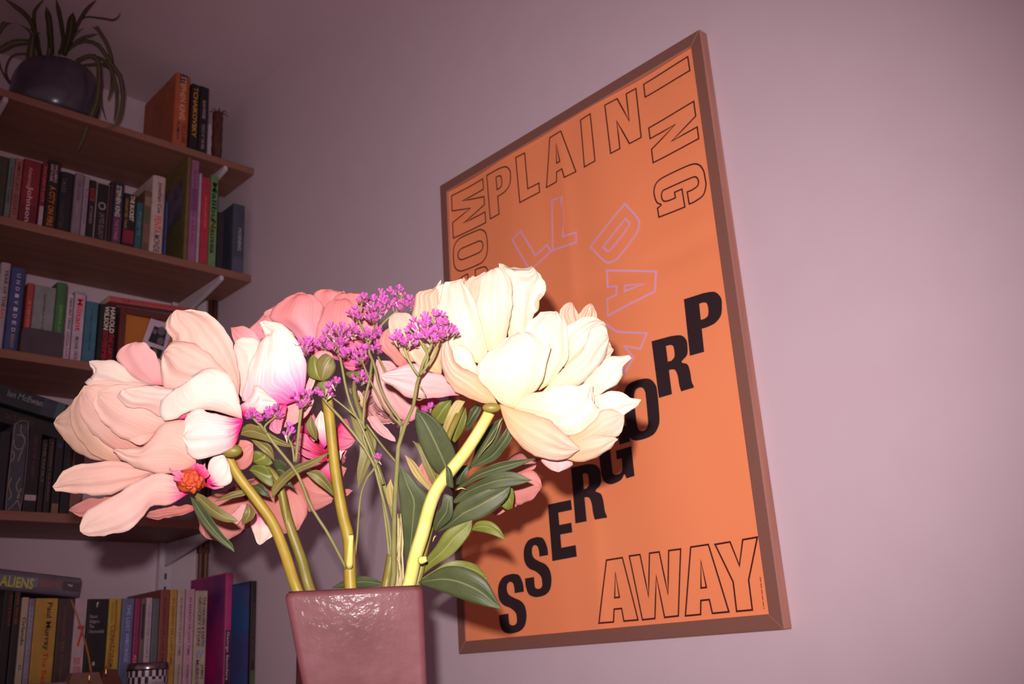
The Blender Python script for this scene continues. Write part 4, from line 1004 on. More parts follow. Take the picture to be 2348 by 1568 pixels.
# ------------------------------------------------------------------ materials of the bouquet
MG = lin((226, 30, 140))
mA = petal_mat('blush_petal', lin((234, 174, 164)), lin((238, 196, 188)), lin((238, 202, 190)), MG, .10, .8)
mA0 = petal_mat('blush_petal_plain', lin((230, 168, 152)), lin((236, 190, 178)), lin((234, 192, 178)), lin((226, 130, 136)), .06, .8)
mAm = petal_mat('blush_petal_magenta_foot', lin((246, 196, 196)), lin((247, 212, 206)), lin((247, 220, 208)), lin((222, 24, 130)), .21, .9)
mB = petal_mat('white_pink_petal', lin((240, 140, 180)), lin((247, 224, 214)), lin((246, 218, 204)), lin((226, 40, 150)), .13, 1.0)
mC = petal_mat('deep_pink_petal', lin((236, 160, 176)), lin((234, 152, 156)), lin((216, 124, 122)), lin((232, 120, 170)), .20, .9)  # base and mid carry a painted lilac highlight over the pink
mD = petal_mat('ivory_petal', lin((248, 224, 196)), lin((248, 232, 212)), lin((248, 226, 210)), lin((246, 214, 170)), .05, .7)
mE = petal_mat('peach_petal', lin((247, 208, 180)), lin((248, 214, 192)), lin((247, 212, 196)), lin((246, 206, 168)), .05, .7)
mD2, mE2 = mD, mE
mE2 = petal_mat('peach_petal_shaded', lin((226, 178, 154)), lin((226, 184, 164)), lin((228, 188, 170)), lin((220, 140, 130)), .05, .9)  # tan tone paints the shading of the outer left petals
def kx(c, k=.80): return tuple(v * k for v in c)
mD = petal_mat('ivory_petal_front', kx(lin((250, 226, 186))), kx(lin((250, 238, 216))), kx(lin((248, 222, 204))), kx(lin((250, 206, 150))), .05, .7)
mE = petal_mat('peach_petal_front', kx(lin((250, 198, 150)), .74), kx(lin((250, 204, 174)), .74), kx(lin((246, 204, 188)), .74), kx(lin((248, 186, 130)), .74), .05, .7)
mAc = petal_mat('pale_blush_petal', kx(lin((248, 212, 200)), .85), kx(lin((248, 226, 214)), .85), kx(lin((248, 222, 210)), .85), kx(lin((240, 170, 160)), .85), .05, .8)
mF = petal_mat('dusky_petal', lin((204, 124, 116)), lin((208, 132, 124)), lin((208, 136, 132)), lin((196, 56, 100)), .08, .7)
mH = petal_mat('magenta_petal', lin((220, 60, 120)), lin((228, 110, 150)), lin((232, 150, 168)), lin((170, 20, 60)), .3, 1.0)
mJ = petal_mat('pale_lilac_petal', lin((226, 164, 164)), lin((228, 170, 170)), lin((232, 178, 178)), lin((222, 120, 150)), .08, 1.0)
m_rec = noisy('red_brown_receptacle', lin((176, 60, 34)), lin((206, 84, 44)), (1, 1, 1), .6, .3, 5, .6, 120)
m_stemY = noisy('yellow_green_stem', lin((140, 120, 40)), lin((166, 134, 54)), (1, 1, 1), .45, .4, 4, .1, 60)
m_stemP = noisy('pale_yellow_stem', lin((204, 190, 96)), lin((216, 204, 124)), (1, 1, 1), .45, .4, 4, .1, 60)
m_stemG = noisy('olive_stem', lin((112, 102, 38)), lin((130, 112, 48)), (1, 1, 1), .45, .4, 4, .1, 60)
m_stemT = noisy('thin_olive_stem', lin((112, 108, 62)), lin((132, 124, 78)), (1, 1, 1), .5, .3, 4, 0, 60)
mL = leaf_mat('dark_green_leaf', lin((58, 64, 38)), lin((70, 74, 46)), lin((102, 104, 70)))
mLy = leaf_mat('yellow_green_leaf', lin((88, 92, 34)), lin((102, 104, 42)), lin((128, 126, 68)))
mLo = leaf_mat('olive_leaf', lin((98, 88, 48)), lin((114, 102, 56)), lin((140, 128, 80)))
mLt = leaf_mat('tan_dry_leaf', lin((148, 128, 78)), lin((166, 144, 92)), lin((180, 160, 110)))
mBud = noisy('green_bud', lin((150, 140, 50)), lin((196, 130, 90)), (1, 1, 1), .5, .3, 3, .1, 28)

def peony(name, loc, label, group='cut peonies in the brown vase'):
    return empty(name, loc, label, 'flower', group)
def petals(parent, view, lst):
    for it in lst:
        pts, tip, db, dt, bu, m = it[:6]; k = it[6] if len(it) > 6 else {}
        md = .71 if db < .77 else .82
        db, dt, bu = md + (db - md) * .75, md + (dt - md) * .75, bu * .8
        sheet('petal', view, pts, tip, db, dt, bu, m, parent, **k)
def core(parent, c, axis, R0, n, m, seed=1, open_=0.55):
    """inner cup petals that fill the heart of a bloom all round"""
    rnd = random.Random(seed); axis = axis.normalized()
    u = axis.orthogonal().normalized(); w = axis.cross(u)
    for i in range(n):
        a = i * 2.39996 + rnd.random() * .3; q = (i + .5) / n
        rad = R0 * (.45 + .55 * q); H = R0 * (1.25 - .35 * q)
        vs, uv, fs = [], [], []; C, Rr = 7, 8
        for r_ in range(Rr + 1):
            v = r_ / Rr
            for j in range(C + 1):
                s = (j / C - .5); wv = math.sin(math.pi * min(.97, .12 + v * .8)) ** .6
                ang = a + s * 1.5 * wv
                rr_ = rad * math.sin(min(1.9, v * 1.9)) * (1 - .12 * (1 - abs(2 * s))) * (1 + .03 * math.sin(s * 25 + i))
                hh = H * (v ** 1.15) * (1 - .18 * (2 * s) ** 2)
                vs.append(c + (u * math.cos(ang) + w * math.sin(ang)) * rr_ + axis * (hh - H * .45)); uv.append((j / C, v))
        for r_ in range(Rr):
            for j in range(C): k = r_ * (C + 1) + j; fs.append((k, k + 1, k + C + 2, k + C + 1))
        o = link('petal', mesh('petal', vs, fs, uv), m, parent, smooth=True)
        so = o.modifiers.new('s', 'SOLIDIFY'); so.thickness = .0007
def blob(name, view, x, y, d, rx, ry, m, parent, rz=None, n=2, lump=.0, seed=3):
    ox, oy, s = ZM[view]; c = P(ox + x / s, oy + y / s, d); k = d / F / s
    bm = bmesh.new(); bmesh.ops.create_icosphere(bm, subdivisions=3, radius=1)
    U, V, W = R @ Vector((1, 0, 0)), R @ Vector((0, -1, 0)), R @ Vector((0, 0, -1))
    rz = rz or min(rx, ry)
    for v in bm.verts:
        q = v.co * (1 + lump * noise.noise(v.co * 2.7 + Vector((seed, 0, 0))))
        v.co = c + U * q.x * rx * k + V * q.y * ry * k + W * q.z * rz * k
    me = bpy.data.meshes.new(name); bm.to_mesh(me); bm.free()
    return link(name, me, m, parent, smooth=True)
def stem(parent, view, pts, ds, rads, m, name='stem', inside=True, ridge=.06, n=30):
    ox, oy, s = ZM[view]
    w = []
    for i, (x, y) in enumerate(pts):
        q = i / (len(pts) - 1); d = ds[0] + (ds[1] - ds[0]) * q
        w.append(P(ox + x / s, oy + y / s, d))
    if inside:
        last = w[-1]; dirn = (w[-1] - w[-2]).normalized()
        e = VIN + (last - VT) * .35; e.z = VIN.z
        w.append(last.lerp(e, .45) + dirn * .004); w.append(e)
        if isinstance(rads, list): rads = rads + [rads[-1]] * 2
    return tube(name, w, rads, m, parent, 10, n, ridge)

# =================================================== A: big blush bloom at the left
A = peony('peony', P(560, 1250, .72), 'large blush pink peony at far left on a curved yellow green stem')
stem(A, 'o', [(512, 1020), (524, 1050), (546, 1090), (584, 1140), (625, 1198), (655, 1272), (681, 1351)], (.715, .725), [.0036, .0042, .0042, .0042, .0043, .0044, .0044], m_stemY)
core(A, P(385, 900, .790), R @ Vector((-.8, .2, -.2)), .034, 12, mA0, 3)
petals(A, 'a', [
 # (outline from the base, tip index, depth base, depth tip, bulge, material)
 ([(700, 600), (600, 590), (520, 545), (450, 470), (427, 430), (470, 370), (540, 345), (600, 355), (650, 400), (682, 470), (700, 545)], 6, .755, .765, .006, mJ),
 ([(430, 1020), (400, 1045), (310, 1040), (220, 1010), (140, 950), (92, 880), (58, 822), (62, 800), (110, 755), (165, 705), (230, 640), (260, 800), (360, 920)], 6, .745, .757, .012, mE2),
 ([(470, 1045), (400, 1048), (300, 1015), (225, 940), (170, 850), (150, 760), (175, 690), (240, 600), (300, 620), (330, 760), (400, 870), (470, 960)], 7, .735, .740, .012, mE2),
 ([(720, 600), (600, 600), (470, 610), (350, 615), (238, 592), (286, 555), (290, 520), (264, 452), (340, 452), (420, 456), (470, 490), (530, 550), (610, 585)], 7, .735, .738, .007, mAc),
 ([(560, 1000), (470, 1000), (370, 950), (290, 880), (225, 790), (205, 700), (240, 620), (310, 585), (430, 575), (600, 600), (680, 700), (660, 880)], 6, .728, .722, .016, mA0, dict(rows=20, cols=16)),
 ([(1150, 690), (1090, 600), (980, 545), (850, 480), (770, 400), (765, 330), (722, 285), (722, 240), (742, 185), (790, 157), (865, 155), (940, 165), (1010, 205), (1060, 260), (1100, 330), (1130, 430), (1152, 560)], 9, .715, .740, .012, mA0, dict(rows=22, cols=20, ruffle=.0018, waves=2.2, K2=4)),
 ([(1160, 700), (1040, 650), (900, 612), (800, 625), (715, 612), (690, 545), (683, 480), (700, 405), (762, 345), (850, 342), (950, 395), (1050, 490), (1125, 590)], 7, .700, .722, .012, mA0, dict(rows=22, cols=20, ruffle=.0015, waves=2.5, K2=3)),
 ([(740, 820), (660, 880), (590, 952), (500, 930), (400, 870), (330, 790), (300, 700), (320, 640), (420, 600), (560, 600), (700, 615), (800, 700), (820, 790)], 7, .712, .706, .015, mA0, dict(rows=20, cols=16, ruffle=.001)),
 ([(830, 800), (700, 790), (600, 740), (480, 720), (430, 660), (480, 620), (600, 600), (720, 620), (850, 640), (900, 720)], 5, .700, .694, .010, mA, dict(ruffle=.001)),
 ([(1168, 800), (1060, 765), (940, 742), (860, 760), (760, 805), (692, 790), (688, 700), (740, 650), (860, 612), (870, 540), (950, 500), (1030, 510), (1092, 550), (1135, 630), (1160, 720)], 9, .690, .692, .013, mAc, dict(rows=20, cols=16, ruffle=.002, waves=1.5)),
 ([(900, 1060), (830, 1100), (720, 1122), (620, 1112), (520, 1075), (450, 1030), (403, 982), (500, 972), (592, 955), (630, 910), (680, 850), (740, 815), (835, 808), (880, 920)], 6, .690, .700, .012, mA0, dict(rows=20, cols=14)),
 ([(660, 880), (610, 935), (560, 955), (505, 925), (560, 892), (620, 880)], 3, .690, .694, .003, mA0, dict(rows=8, cols=6)),
 ([(1165, 850), (1130, 945), (1070, 988), (980, 1022), (895, 1032), (845, 990), (822, 895), (835, 790), (920, 742), (1000, 760), (1100, 790), (1172, 800)], 6, .686, .676, .014, mAm, dict(rows=20, cols=16, ruffle=.0008)),
])
blob('receptacle', 'a', 1110, 985, .695, 60, 40, m_stemG, A)

# =================================================== drooping, half spent bloom under A
A2 = peony('drooping_peony', P(470, 1180, .72), 'spent drooping peony with bare red brown centre and long loose petals, lower left')
blob('receptacle', 'a', 868, 1165, .690, 78, 68, m_rec, A2, rz=70, lump=.35)
for k in range(14):
    a = k * 2.4; q = math.sqrt(k / 14) * .9
    blob('carpel', 'a', 868 + 66 * q * math.cos(a), 1165 + 58 * q * math.sin(a), .674 + .010 * q * q, 20, 15 + 6 * (k % 3), m_rec, A2, rz=16, lump=.5, seed=k)
petals(A2, 'a', [
 ([(860, 1190), (800, 1180), (758, 1160), (772, 1138), (748, 1112), (790, 1102), (812, 1120), (860, 1140)], 4, .672, .668, .0015, mH, dict(rows=12, cols=12, ruffle=.002)),
 ([(900, 1130), (890, 1090), (900, 1062), (925, 1078), (948, 1060), (962, 1100), (985, 1125), (962, 1150), (930, 1150)], 4, .674, .672, .0015, mH, dict(rows=12, cols=12, ruffle=.002)),
 ([(940, 1190), (965, 1180), (990, 1196), (1040, 1192), (1062, 1204), (1000, 1214), (960, 1206)], 4, .680, .684, .001, mH, dict(rows=12, cols=10, ruffle=.001)),
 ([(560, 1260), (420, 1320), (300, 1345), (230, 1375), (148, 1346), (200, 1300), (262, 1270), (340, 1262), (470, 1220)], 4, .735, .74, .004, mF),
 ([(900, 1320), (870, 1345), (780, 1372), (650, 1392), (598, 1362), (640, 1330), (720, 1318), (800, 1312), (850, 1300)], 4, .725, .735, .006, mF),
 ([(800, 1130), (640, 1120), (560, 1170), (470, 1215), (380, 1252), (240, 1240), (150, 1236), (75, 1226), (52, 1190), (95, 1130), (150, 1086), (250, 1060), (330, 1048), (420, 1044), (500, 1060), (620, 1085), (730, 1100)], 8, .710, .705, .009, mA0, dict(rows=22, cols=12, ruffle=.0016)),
 ([(850, 1240), (740, 1305), (640, 1312), (590, 1372), (520, 1437), (430, 1476), (320, 1491), (240, 1482), (212, 1458), (214, 1420), (242, 1362), (320, 1300), (430, 1240), (540, 1170), (640, 1125), (720, 1120), (792, 1150)], 8, .695, .680, .011, mA, dict(rows=24, cols=14)),
 ([(960, 1180), (968, 1110), (975, 1060), (1010, 1020), (1060, 1008), (1085, 1060), (1100, 1118), (1106, 1168), (1072, 1196), (1005, 1192)], 5, .695, .70, .006, mAm),
 ([(850, 1140), (790, 1128), (742, 1092), (770, 1066), (840, 1062), (930, 1060), (962, 1084), (900, 1130)], 3, .694, .692, .001, mH, dict(rows=12, cols=12, ruffle=.002)),
])

# =================================================== B: white-and-magenta bloom behind A
B = peony('peony', P(700, 1260, .75), 'peony with white petals flushing magenta at the base, just right of the large left bloom')
stem(B, 'e', [(640, 440), (690, 500), (740, 560), (768, 650), (800, 800), (850, 960), (925, 1170), (985, 1390)], (.760, .745), [.003, .0036, .0042, .0042, .0040, .0040, .0042, .0042], m_stemG)
core(B, P(620, 860, .775), R @ Vector((-.4, -.6, -.2)), .032, 9, mB, 5)
petals(B, 'a', [
 ([(1250, 420), (1180, 400), (1120, 330), (1108, 262), (1150, 250), (1200, 255), (1245, 290), (1262, 318), (1290, 380)], 3, .765, .765, .004, mC),
 ([(1400, 850), (1400, 780), (1440, 720), (1520, 650), (1560, 560), (1606, 510), (1600, 570), (1575, 650), (1587, 690), (1562, 760), (1500, 820), (1450, 842)], 5, .76, .755, .005, mJ),
 ([(1190, 700), (1150, 650), (1130, 560), (1115, 470), (1112, 400), (1122, 365), (1150, 322), (1200, 315), (1260, 330), (1290, 420), (1250, 560)], 5, .742, .748, .008, mAc),
 ([(1500, 690), (1400, 722), (1330, 690), (1240, 700), (1170, 690), (1185, 600), (1210, 500), (1250, 400), (1286, 316), (1310, 330), (1290, 270), (1272, 238), (1306, 212), (1400, 238), (1470, 306), (1530, 400), (1552, 480), (1546, 560), (1530, 640)], 12, .722, .742, .014, mB, dict(rows=24, cols=18, ruffle=.001)),
 ([(1180, 790), (1160, 770), (1152, 722), (1200, 690), (1240, 640), (1258, 600), (1300, 620), (1350, 665), (1378, 692), (1370, 722), (1312, 752), (1290, 772), (1230, 758)], 8, .715, .700, .005, mAm, dict(ruffle=.0018)),
 ([(1310, 720), (1350, 715), (1425, 712), (1424, 780), (1402, 840), (1390, 885), (1368, 886), (1334, 850), (1345, 790), (1300, 752)], 5, .712, .705, .005, mH, dict(ruffle=.0015)),
 ([(1170, 780), (1215, 760), (1260, 770), (1252, 800), (1215, 790)], 2, .705, .70, .002, mH, dict(rows=6, cols=5)),
 ([(1260, 840), (1225, 832), (1216, 826), (1250, 866), (1290, 866), (1300, 850)], 2, .72, .72, .002, mJ, dict(rows=6, cols=5)),
])

# =================================================== C: closed deep pink bloom at the back
Cc = peony('peony', P(790, 1300, .80), 'closed rounded deep pink peony at the top centre behind the small mauve flowers')
core(Cc, P(745, 760, .86), R @ Vector((0, -1, 0)), .036, 8, mC, 9)
petals(Cc, 'c', [
 ([(300, 640), (100, 560), (30, 500), (50, 470), (100, 418), (160, 355), (210, 322), (270, 285), (330, 243), (420, 224), (470, 300), (380, 500)], 8, .86, .855, .012, mC),
 ([(150, 400), (138, 372), (165, 348), (200, 340), (205, 372)], 3, .855, .85, .001, mJ, dict(rows=5, cols=4)),
 ([(700, 700), (560, 560), (520, 360), (500, 235), (560, 200), (620, 195), (662, 212), (740, 228), (800, 420)], 5, .862, .855, .012, mC),
 ([(800, 700), (660, 560), (620, 330), (680, 228), (760, 240), (840, 228), (905, 280), (935, 370), (950, 480), (930, 600)], 4, .855, .85, .013, mC),
 ([(520, 700), (430, 650), (370, 540), (310, 475), (230, 430), (175, 408), (200, 350), (262, 288), (330, 243), (420, 226), (500, 238), (545, 275), (572, 322), (562, 370), (548, 450), (560, 600)], 9, .84, .838, .017, mC, dict(rows=20, cols=16)),
 ([(720, 720), (610, 690), (530, 640), (516, 540), (528, 450), (556, 370), (590, 310), (640, 275), (720, 260), (800, 274), (872, 320), (925, 390), (945, 490), (910, 600), (830, 680)], 8, .832, .83, .018, mC, dict(rows=20, cols=16)),
])
# small tight buds between the blooms
Bd = peony('peony_bud', P(790, 1000, .78), 'small green and pink peony bud on a straight yellow stem, centre of the bouquet', 'peony buds in the bouquet')
stem(Bd, 'o', [(738, 868), (748, 905), (756, 960), (764, 1040), (772, 1100), (786, 1180), (800, 1240), (803, 1330)], (.765, .725), [.0044, .0042, .0040, .0040, .0042, .0044, .0046, .0050], m_stemY)
blob('bud', 'c', 555, 755, .757, 102, 104, mBud, Bd)
petals(Bd, 'c', [
 ([(555, 860), (470, 830), (452, 760), (470, 690), (510, 660), (560, 720), (580, 800)], 4, .742, .744, .006, mLy, dict(rows=10, cols=8)),
 ([(560, 860), (530, 800), (520, 720), (580, 660), (640, 690), (660, 760), (620, 830)], 4, .738, .740, .006, mLo, dict(rows=10, cols=8)),
 ([(560, 720), (505, 690), (510, 650), (560, 636), (620, 650), (640, 690), (600, 715)], 3, .742, .744, .003, mC, dict(rows=8, cols=6)),
 ([(600, 960), (530, 920), (520, 880), (570, 856), (620, 855), (640, 900)], 3, .746, .746, .003, mLy, dict(rows=8, cols=6)),
])
o_ = tube('cut_stub', [P(801, 1300, .722), P(803, 1262, .716), P(805, 1227, .712)], [.0028, .0026, .0018], m_stemP, Bd, 10, 8)
Bd2 = peony('peony_bud', P(820, 1000, .80), 'round pink bud cupped by a yellow green sepal, behind the small mauve flowers', 'peony buds in the bouquet')
blob('bud', 'c', 790, 670, .800, 112, 112, mC, Bd2)
petals(Bd2, 'c', [
 ([(780, 790), (720, 760), (700, 660), (740, 590), (800, 560), (850, 590), (880, 640), (840, 740)], 4, .785, .785, .008, mC, dict(rows=10, cols=8)),
 ([(850, 790), (780, 786), (720, 800), (760, 840), (820, 850), (880, 830), (900, 790)], 3, .780, .784, .004, mLy, dict(rows=8, cols=6)),
 ([(780, 990), (770, 940), (750, 905), (800, 930), (830, 980), (820, 1010)], 2, .79, .79, .003, mLy, dict(rows=6, cols=5))])
stem(Bd2, 'o', [(815, 862), (812, 900), (826, 950), (862, 1060), (905, 1200), (905, 1335)], (.80, .73), .002, m_stemT)

# =================================================== DE: the big ivory bloom on the right
E_ = peony('peony', P(1050, 1150, .69), 'huge ivory white peony on the right in front of the orange poster')
stem(E_, 'o', [(1122, 945), (1100, 985), (1064, 1040), (1030, 1082), (1000, 1122), (983, 1165), (968, 1222), (950, 1280), (938, 1336)], (.690, .700), [.0040, .0044, .0046, .0048, .0050, .0048, .0050, .0052, .0054], m_stemP, ridge=.1)
tube('cut_stub', [P(965, 1285, .692), P(972, 1283, .690), P(978, 1281, .690)], [.003, .0024, .002], m_stemP, E_, 8, 5)
blob('calyx', 'd', 775, 1030, .682, 62, 34, m_stemG, E_)
core(E_, P(1105, 800, .765), R @ Vector((-.1, -1, -.1)), .036, 11, mD, 11)
core(E_, P(1285, 860, .755), R @ Vector((.8, -.5, -.1)), .034, 11, mD, 12)
petals(E_, 'd', [
 # back left
 ([(230, 745), (160, 757), (90, 690), (28, 612), (60, 520), (95, 488), (120, 560), (170, 660)], 5, .755, .75, .004, mF),
 ([(440, 700), (330, 560), (240, 440), (262, 340), (265, 262), (330, 255), (392, 235), (437, 182), (442, 230), (450, 330), (480, 480)], 7, .735, .745, .007, mE, dict(ruffle=.003, waves=3.2, K2=5)),
 ([(700, 480), (640, 400), (600, 300), (588, 212), (640, 168), (738, 128), (760, 240), (740, 400)], 5, .735, .74, .005, mE),
 ([(960, 700), (900, 560), (880, 400), (850, 200), (815, 75), (850, 70), (892, 95), (940, 93), (1000, 95), (1040, 100), (1060, 82), (1086, 112), (1105, 160), (1126, 180), (1116, 240), (1095, 300), (1080, 380), (1050, 460), (1018, 560)], 11, .725, .735, .010, mD, dict(rows=22, cols=20, ruffle=.0030, waves=2.6, K2=4)),
 ([(440, 800), (330, 740), (200, 700), (110, 560), (93, 470), (102, 425), (150, 393), (212, 398), (264, 450), (300, 560), (380, 680)], 6, .728, .735, .010, mE),
 ([(700, 740), (600, 700), (500, 640), (440, 520), (405, 400), (425, 290), (453, 195), (520, 190), (570, 168), (592, 212), (632, 262), (662, 325), (702, 410), (735, 520), (755, 640)], 8, .708, .725, .013, mD, dict(rows=22, cols=16, ruffle=.0012)),
 ([(780, 720), (735, 600), (708, 480), (688, 420), (677, 340), (688, 250), (708, 180), (740, 120), (780, 103), (840, 100), (882, 132), (906, 180), (918, 260), (916, 350), (902, 450), (880, 540), (850, 640)], 8, .700, .712, .013, mD, dict(rows=22, cols=16, ruffle=.0005)),
 ([(560, 950), (480, 952), (380, 963), (300, 966), (200, 946), (120, 902), (60, 862), (34, 812), (100, 780), (200, 746), (300, 738), (350, 785), (430, 795), (490, 850)], 7, .716, .700, .008, mJ, dict(rows=20, cols=12, ruffle=.0018)),
 ([(445, 805), (350, 782), (262, 722), (214, 625), (218, 560), (262, 530), (340, 520), (405, 560), (445, 640)], 4, .708, .712, .010, mE),
 ([(700, 830), (600, 790), (540, 730), (498, 640), (520, 612), (570, 608), (625, 640), (660, 695), (680, 760)], 4, .696, .700, .006, mD, dict(rows=12, cols=10)),
 ([(815, 1005), (740, 1003), (660, 982), (570, 942), (500, 880), (455, 800), (433, 710), (438, 640), (452, 595), (478, 566), (498, 620), (515, 690), (560, 750), (640, 786), (685, 815), (730, 880), (785, 945)], 8, .688, .690, .014, mE, dict(rows=24, cols=14, ruffle=.0008)),
 ([(560, 420), (530, 320), (560, 240), (578, 168), (592, 170), (612, 205), (640, 168), (652, 152), (668, 172), (700, 300)], 4, .742, .744, .003, mE, dict(ruffle=.002)),
 ([(420, 330), (418, 260), (404, 232), (424, 196), (440, 180), (438, 240), (452, 200), (470, 320)], 4, .728, .735, .002, mD, dict(rows=12, cols=8)),
 ([(1040, 420), (1060, 340), (1085, 280), (1108, 262), (1112, 238), (1128, 242), (1112, 300), (1098, 298), (1090, 380)], 5, .73, .732, .002, mE, dict(rows=12, cols=8)),
 ([(1480, 620), (1535, 560), (1552, 585), (1568, 600), (1566, 636), (1580, 640), (1572, 672), (1530, 720)], 4, .712, .714, .003, mE, dict(rows=12, cols=10, ruffle=.002)),
 # right half: back ruffles
 ([(1330, 620), (1270, 520), (1222, 410), (1252, 350), (1290, 333), (1312, 336), (1345, 372), (1358, 430), (1380, 520)], 5, .735, .735, .005, mE, dict(ruffle=.002)),
 ([(1400, 560), (1340, 470), (1365, 385), (1410, 355), (1440, 343), (1462, 370), (1480, 398), (1478, 432), (1450, 500)], 4, .735, .735, .004, mE, dict(ruffle=.003)),
 ([(1240, 760), (1246, 600), (1262, 500), (1330, 462), (1400, 432), (1480, 432), (1535, 462), (1542, 500), (1500, 560), (1400, 660), (1300, 740)], 6, .722, .728, .009, mD, dict(ruffle=.003, waves=3)),
 ([(1090, 920), (1060, 760), (1030, 600), (1000, 500), (1058, 430), (1112, 390), (1200, 388), (1262, 440), (1278, 500), (1290, 590), (1285, 690), (1230, 780), (1160, 870)], 6, .705, .718, .012, mD, dict(rows=20, cols=18, ruffle=.0016, K2=4)),
 ([(1100, 940), (1180, 850), (1270, 750), (1350, 670), (1400, 600), (1420, 520), (1470, 480), (1530, 480), (1556, 560), (1550, 650), (1508, 745), (1440, 810), (1370, 870), (1260, 910), (1170, 950)], 8, .700, .708, .012, mD, dict(rows=22, cols=16, K2=3)),
 ([(1330, 960), (1390, 860), (1450, 790), (1520, 720), (1572, 680), (1640, 690), (1690, 678), (1705, 700), (1690, 718), (1652, 760), (1640, 820), (1590, 882), (1530, 925), (1450, 962), (1390, 980)], 7, .700, .690, .006, mD, dict(rows=20, cols=12, ruffle=.0015)),
 ([(1380, 1080), (1450, 960), (1520, 930), (1582, 914), (1660, 930), (1712, 964), (1774, 970), (1742, 1022), (1672, 1060), (1652, 1090), (1600, 1110), (1480, 1120)], 6, .695, .676, .006, mD, dict(rows=18, cols=12, ruffle=.0012)),
 ([(900, 1032), (830, 1000), (770, 930), (705, 860), (682, 780), (700, 710), (760, 650), (830, 600), (880, 560), (950, 530), (1040, 530), (1120, 556), (1162, 620), (1150, 710), (1130, 820), (1085, 900), (1030, 955), (960, 1033)], 9, .680, .680, .020, mD, dict(rows=24, cols=20, ruffle=.0006)),
 ([(880, 1020), (960, 975), (1050, 935), (1130, 918), (1220, 884), (1300, 872), (1360, 885), (1405, 864), (1452, 880), (1458, 960), (1462, 1030), (1505, 1042), (1470, 1112), (1420, 1172), (1310, 1222), (1200, 1180), (1080, 1110), (960, 1060)], 8, .680, .672, .014, mD, dict(rows=22, cols=16, ruffle=.0012)),
 ([(1180, 1240), (1310, 1218), (1400, 1165), (1470, 1110), (1500, 1045), (1600, 1050), (1655, 1088), (1655, 1150), (1600, 1222), (1500, 1240), (1400, 1280), (1290, 1300)], 6, .672, .668, .009, mE, dict(rows=18, cols=12)),
 ([(1220, 1300), (1290, 1240), (1360, 1215), (1450, 1203), (1550, 1214), (1618, 1240), (1560, 1302), (1480, 1360), (1390, 1386), (1310, 1386), (1240, 1362)], 5, .672, .665, .010, mE, dict(rows=18, cols=12)),
 ([(826, 1005), (900, 1030), (1000, 1058), (1100, 1088), (1200, 1140), (1290, 1222), (1352, 1282), (1356, 1312), (1310, 1346), (1200, 1372), (1080, 1352), (980, 1292), (905, 1200), (855, 1105)], 7, .672, .655, .015, mE, dict(rows=24, cols=16, ruffle=.0006)),
])
petals(E_, 'd', [([(1180, 1360), (1100, 1376), (1160, 1440), (1220, 1459), (1290, 1430), (1322, 1395), (1260, 1372)], 3, .69, .69, .004, mJ, dict(rows=10, cols=8)),
])

# =================================================== lower, back blooms
H1 = peony('peony', P(760, 1100, .80), 'magenta hearted peony facing down behind the middle yellow stem')
core(H1, P(735, 1010, .84), R @ Vector((0, .5, -1)), .028, 8, mH, 21)
petals(H1, 'e', [
 ([(960, 200), (900, 160), (880, 60), (930, 0), (1010, 10), (1060, 120), (1050, 220)], 3, .825, .825, .005, mH),
 ([(1100, 300), (1040, 180), (1045, 60), (1080, 5), (1110, 60), (1130, 240)], 3, .812, .812, .004, mB),
 ([(1140, 330), (1060, 345), (960, 310), (880, 270), (930, 350), (1020, 400), (1120, 420)], 3, .805, .80, .004, mH, dict(ruffle=.002)),
 ([(1150, 200), (1210, 120), (1270, 70), (1325, 150), (1342, 230), (1290, 292), (1210, 320), (1150, 310)], 4, .82, .81, .006, mH, dict(ruffle=.002)),
 ([(1150, 330), (1000, 240), (960, 180), (880, 200), (860, 260), (950, 300), (1060, 345)], 4, .815, .812, .003, mH),
 ([(1140, 420), (1200, 300), (1265, 298), (1235, 375), (1200, 420)], 2, .82, .815, .003, mB),
 ([(1080, 540), (1000, 460), (1040, 400), (1130, 380), (1180, 440), (1170, 560)], 3, .815, .812, .004, mH)])
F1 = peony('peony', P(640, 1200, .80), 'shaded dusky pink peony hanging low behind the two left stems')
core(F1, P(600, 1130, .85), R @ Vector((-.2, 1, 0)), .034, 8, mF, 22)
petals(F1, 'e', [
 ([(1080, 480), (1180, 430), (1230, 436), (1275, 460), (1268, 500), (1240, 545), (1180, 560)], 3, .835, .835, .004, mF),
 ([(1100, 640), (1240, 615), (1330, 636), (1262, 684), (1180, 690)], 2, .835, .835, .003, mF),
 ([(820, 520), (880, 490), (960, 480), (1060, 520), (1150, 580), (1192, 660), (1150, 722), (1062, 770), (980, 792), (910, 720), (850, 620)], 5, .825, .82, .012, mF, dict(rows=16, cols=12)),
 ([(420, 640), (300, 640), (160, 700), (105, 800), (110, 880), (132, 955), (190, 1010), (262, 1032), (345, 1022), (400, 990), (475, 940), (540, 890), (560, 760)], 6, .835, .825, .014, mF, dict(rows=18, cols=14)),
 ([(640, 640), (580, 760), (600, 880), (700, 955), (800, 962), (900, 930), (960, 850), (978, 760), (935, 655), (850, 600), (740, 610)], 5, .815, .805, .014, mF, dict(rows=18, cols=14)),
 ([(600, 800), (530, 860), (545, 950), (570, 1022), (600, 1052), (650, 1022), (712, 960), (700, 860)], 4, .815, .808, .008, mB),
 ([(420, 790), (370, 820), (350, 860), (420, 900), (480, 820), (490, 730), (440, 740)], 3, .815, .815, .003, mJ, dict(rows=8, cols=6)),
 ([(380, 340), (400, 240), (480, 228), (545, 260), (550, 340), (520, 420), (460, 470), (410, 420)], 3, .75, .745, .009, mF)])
J1 = peony('peony', P(880, 1000, .80), 'pale lilac pink peony half hidden behind the thin olive stems in the middle')
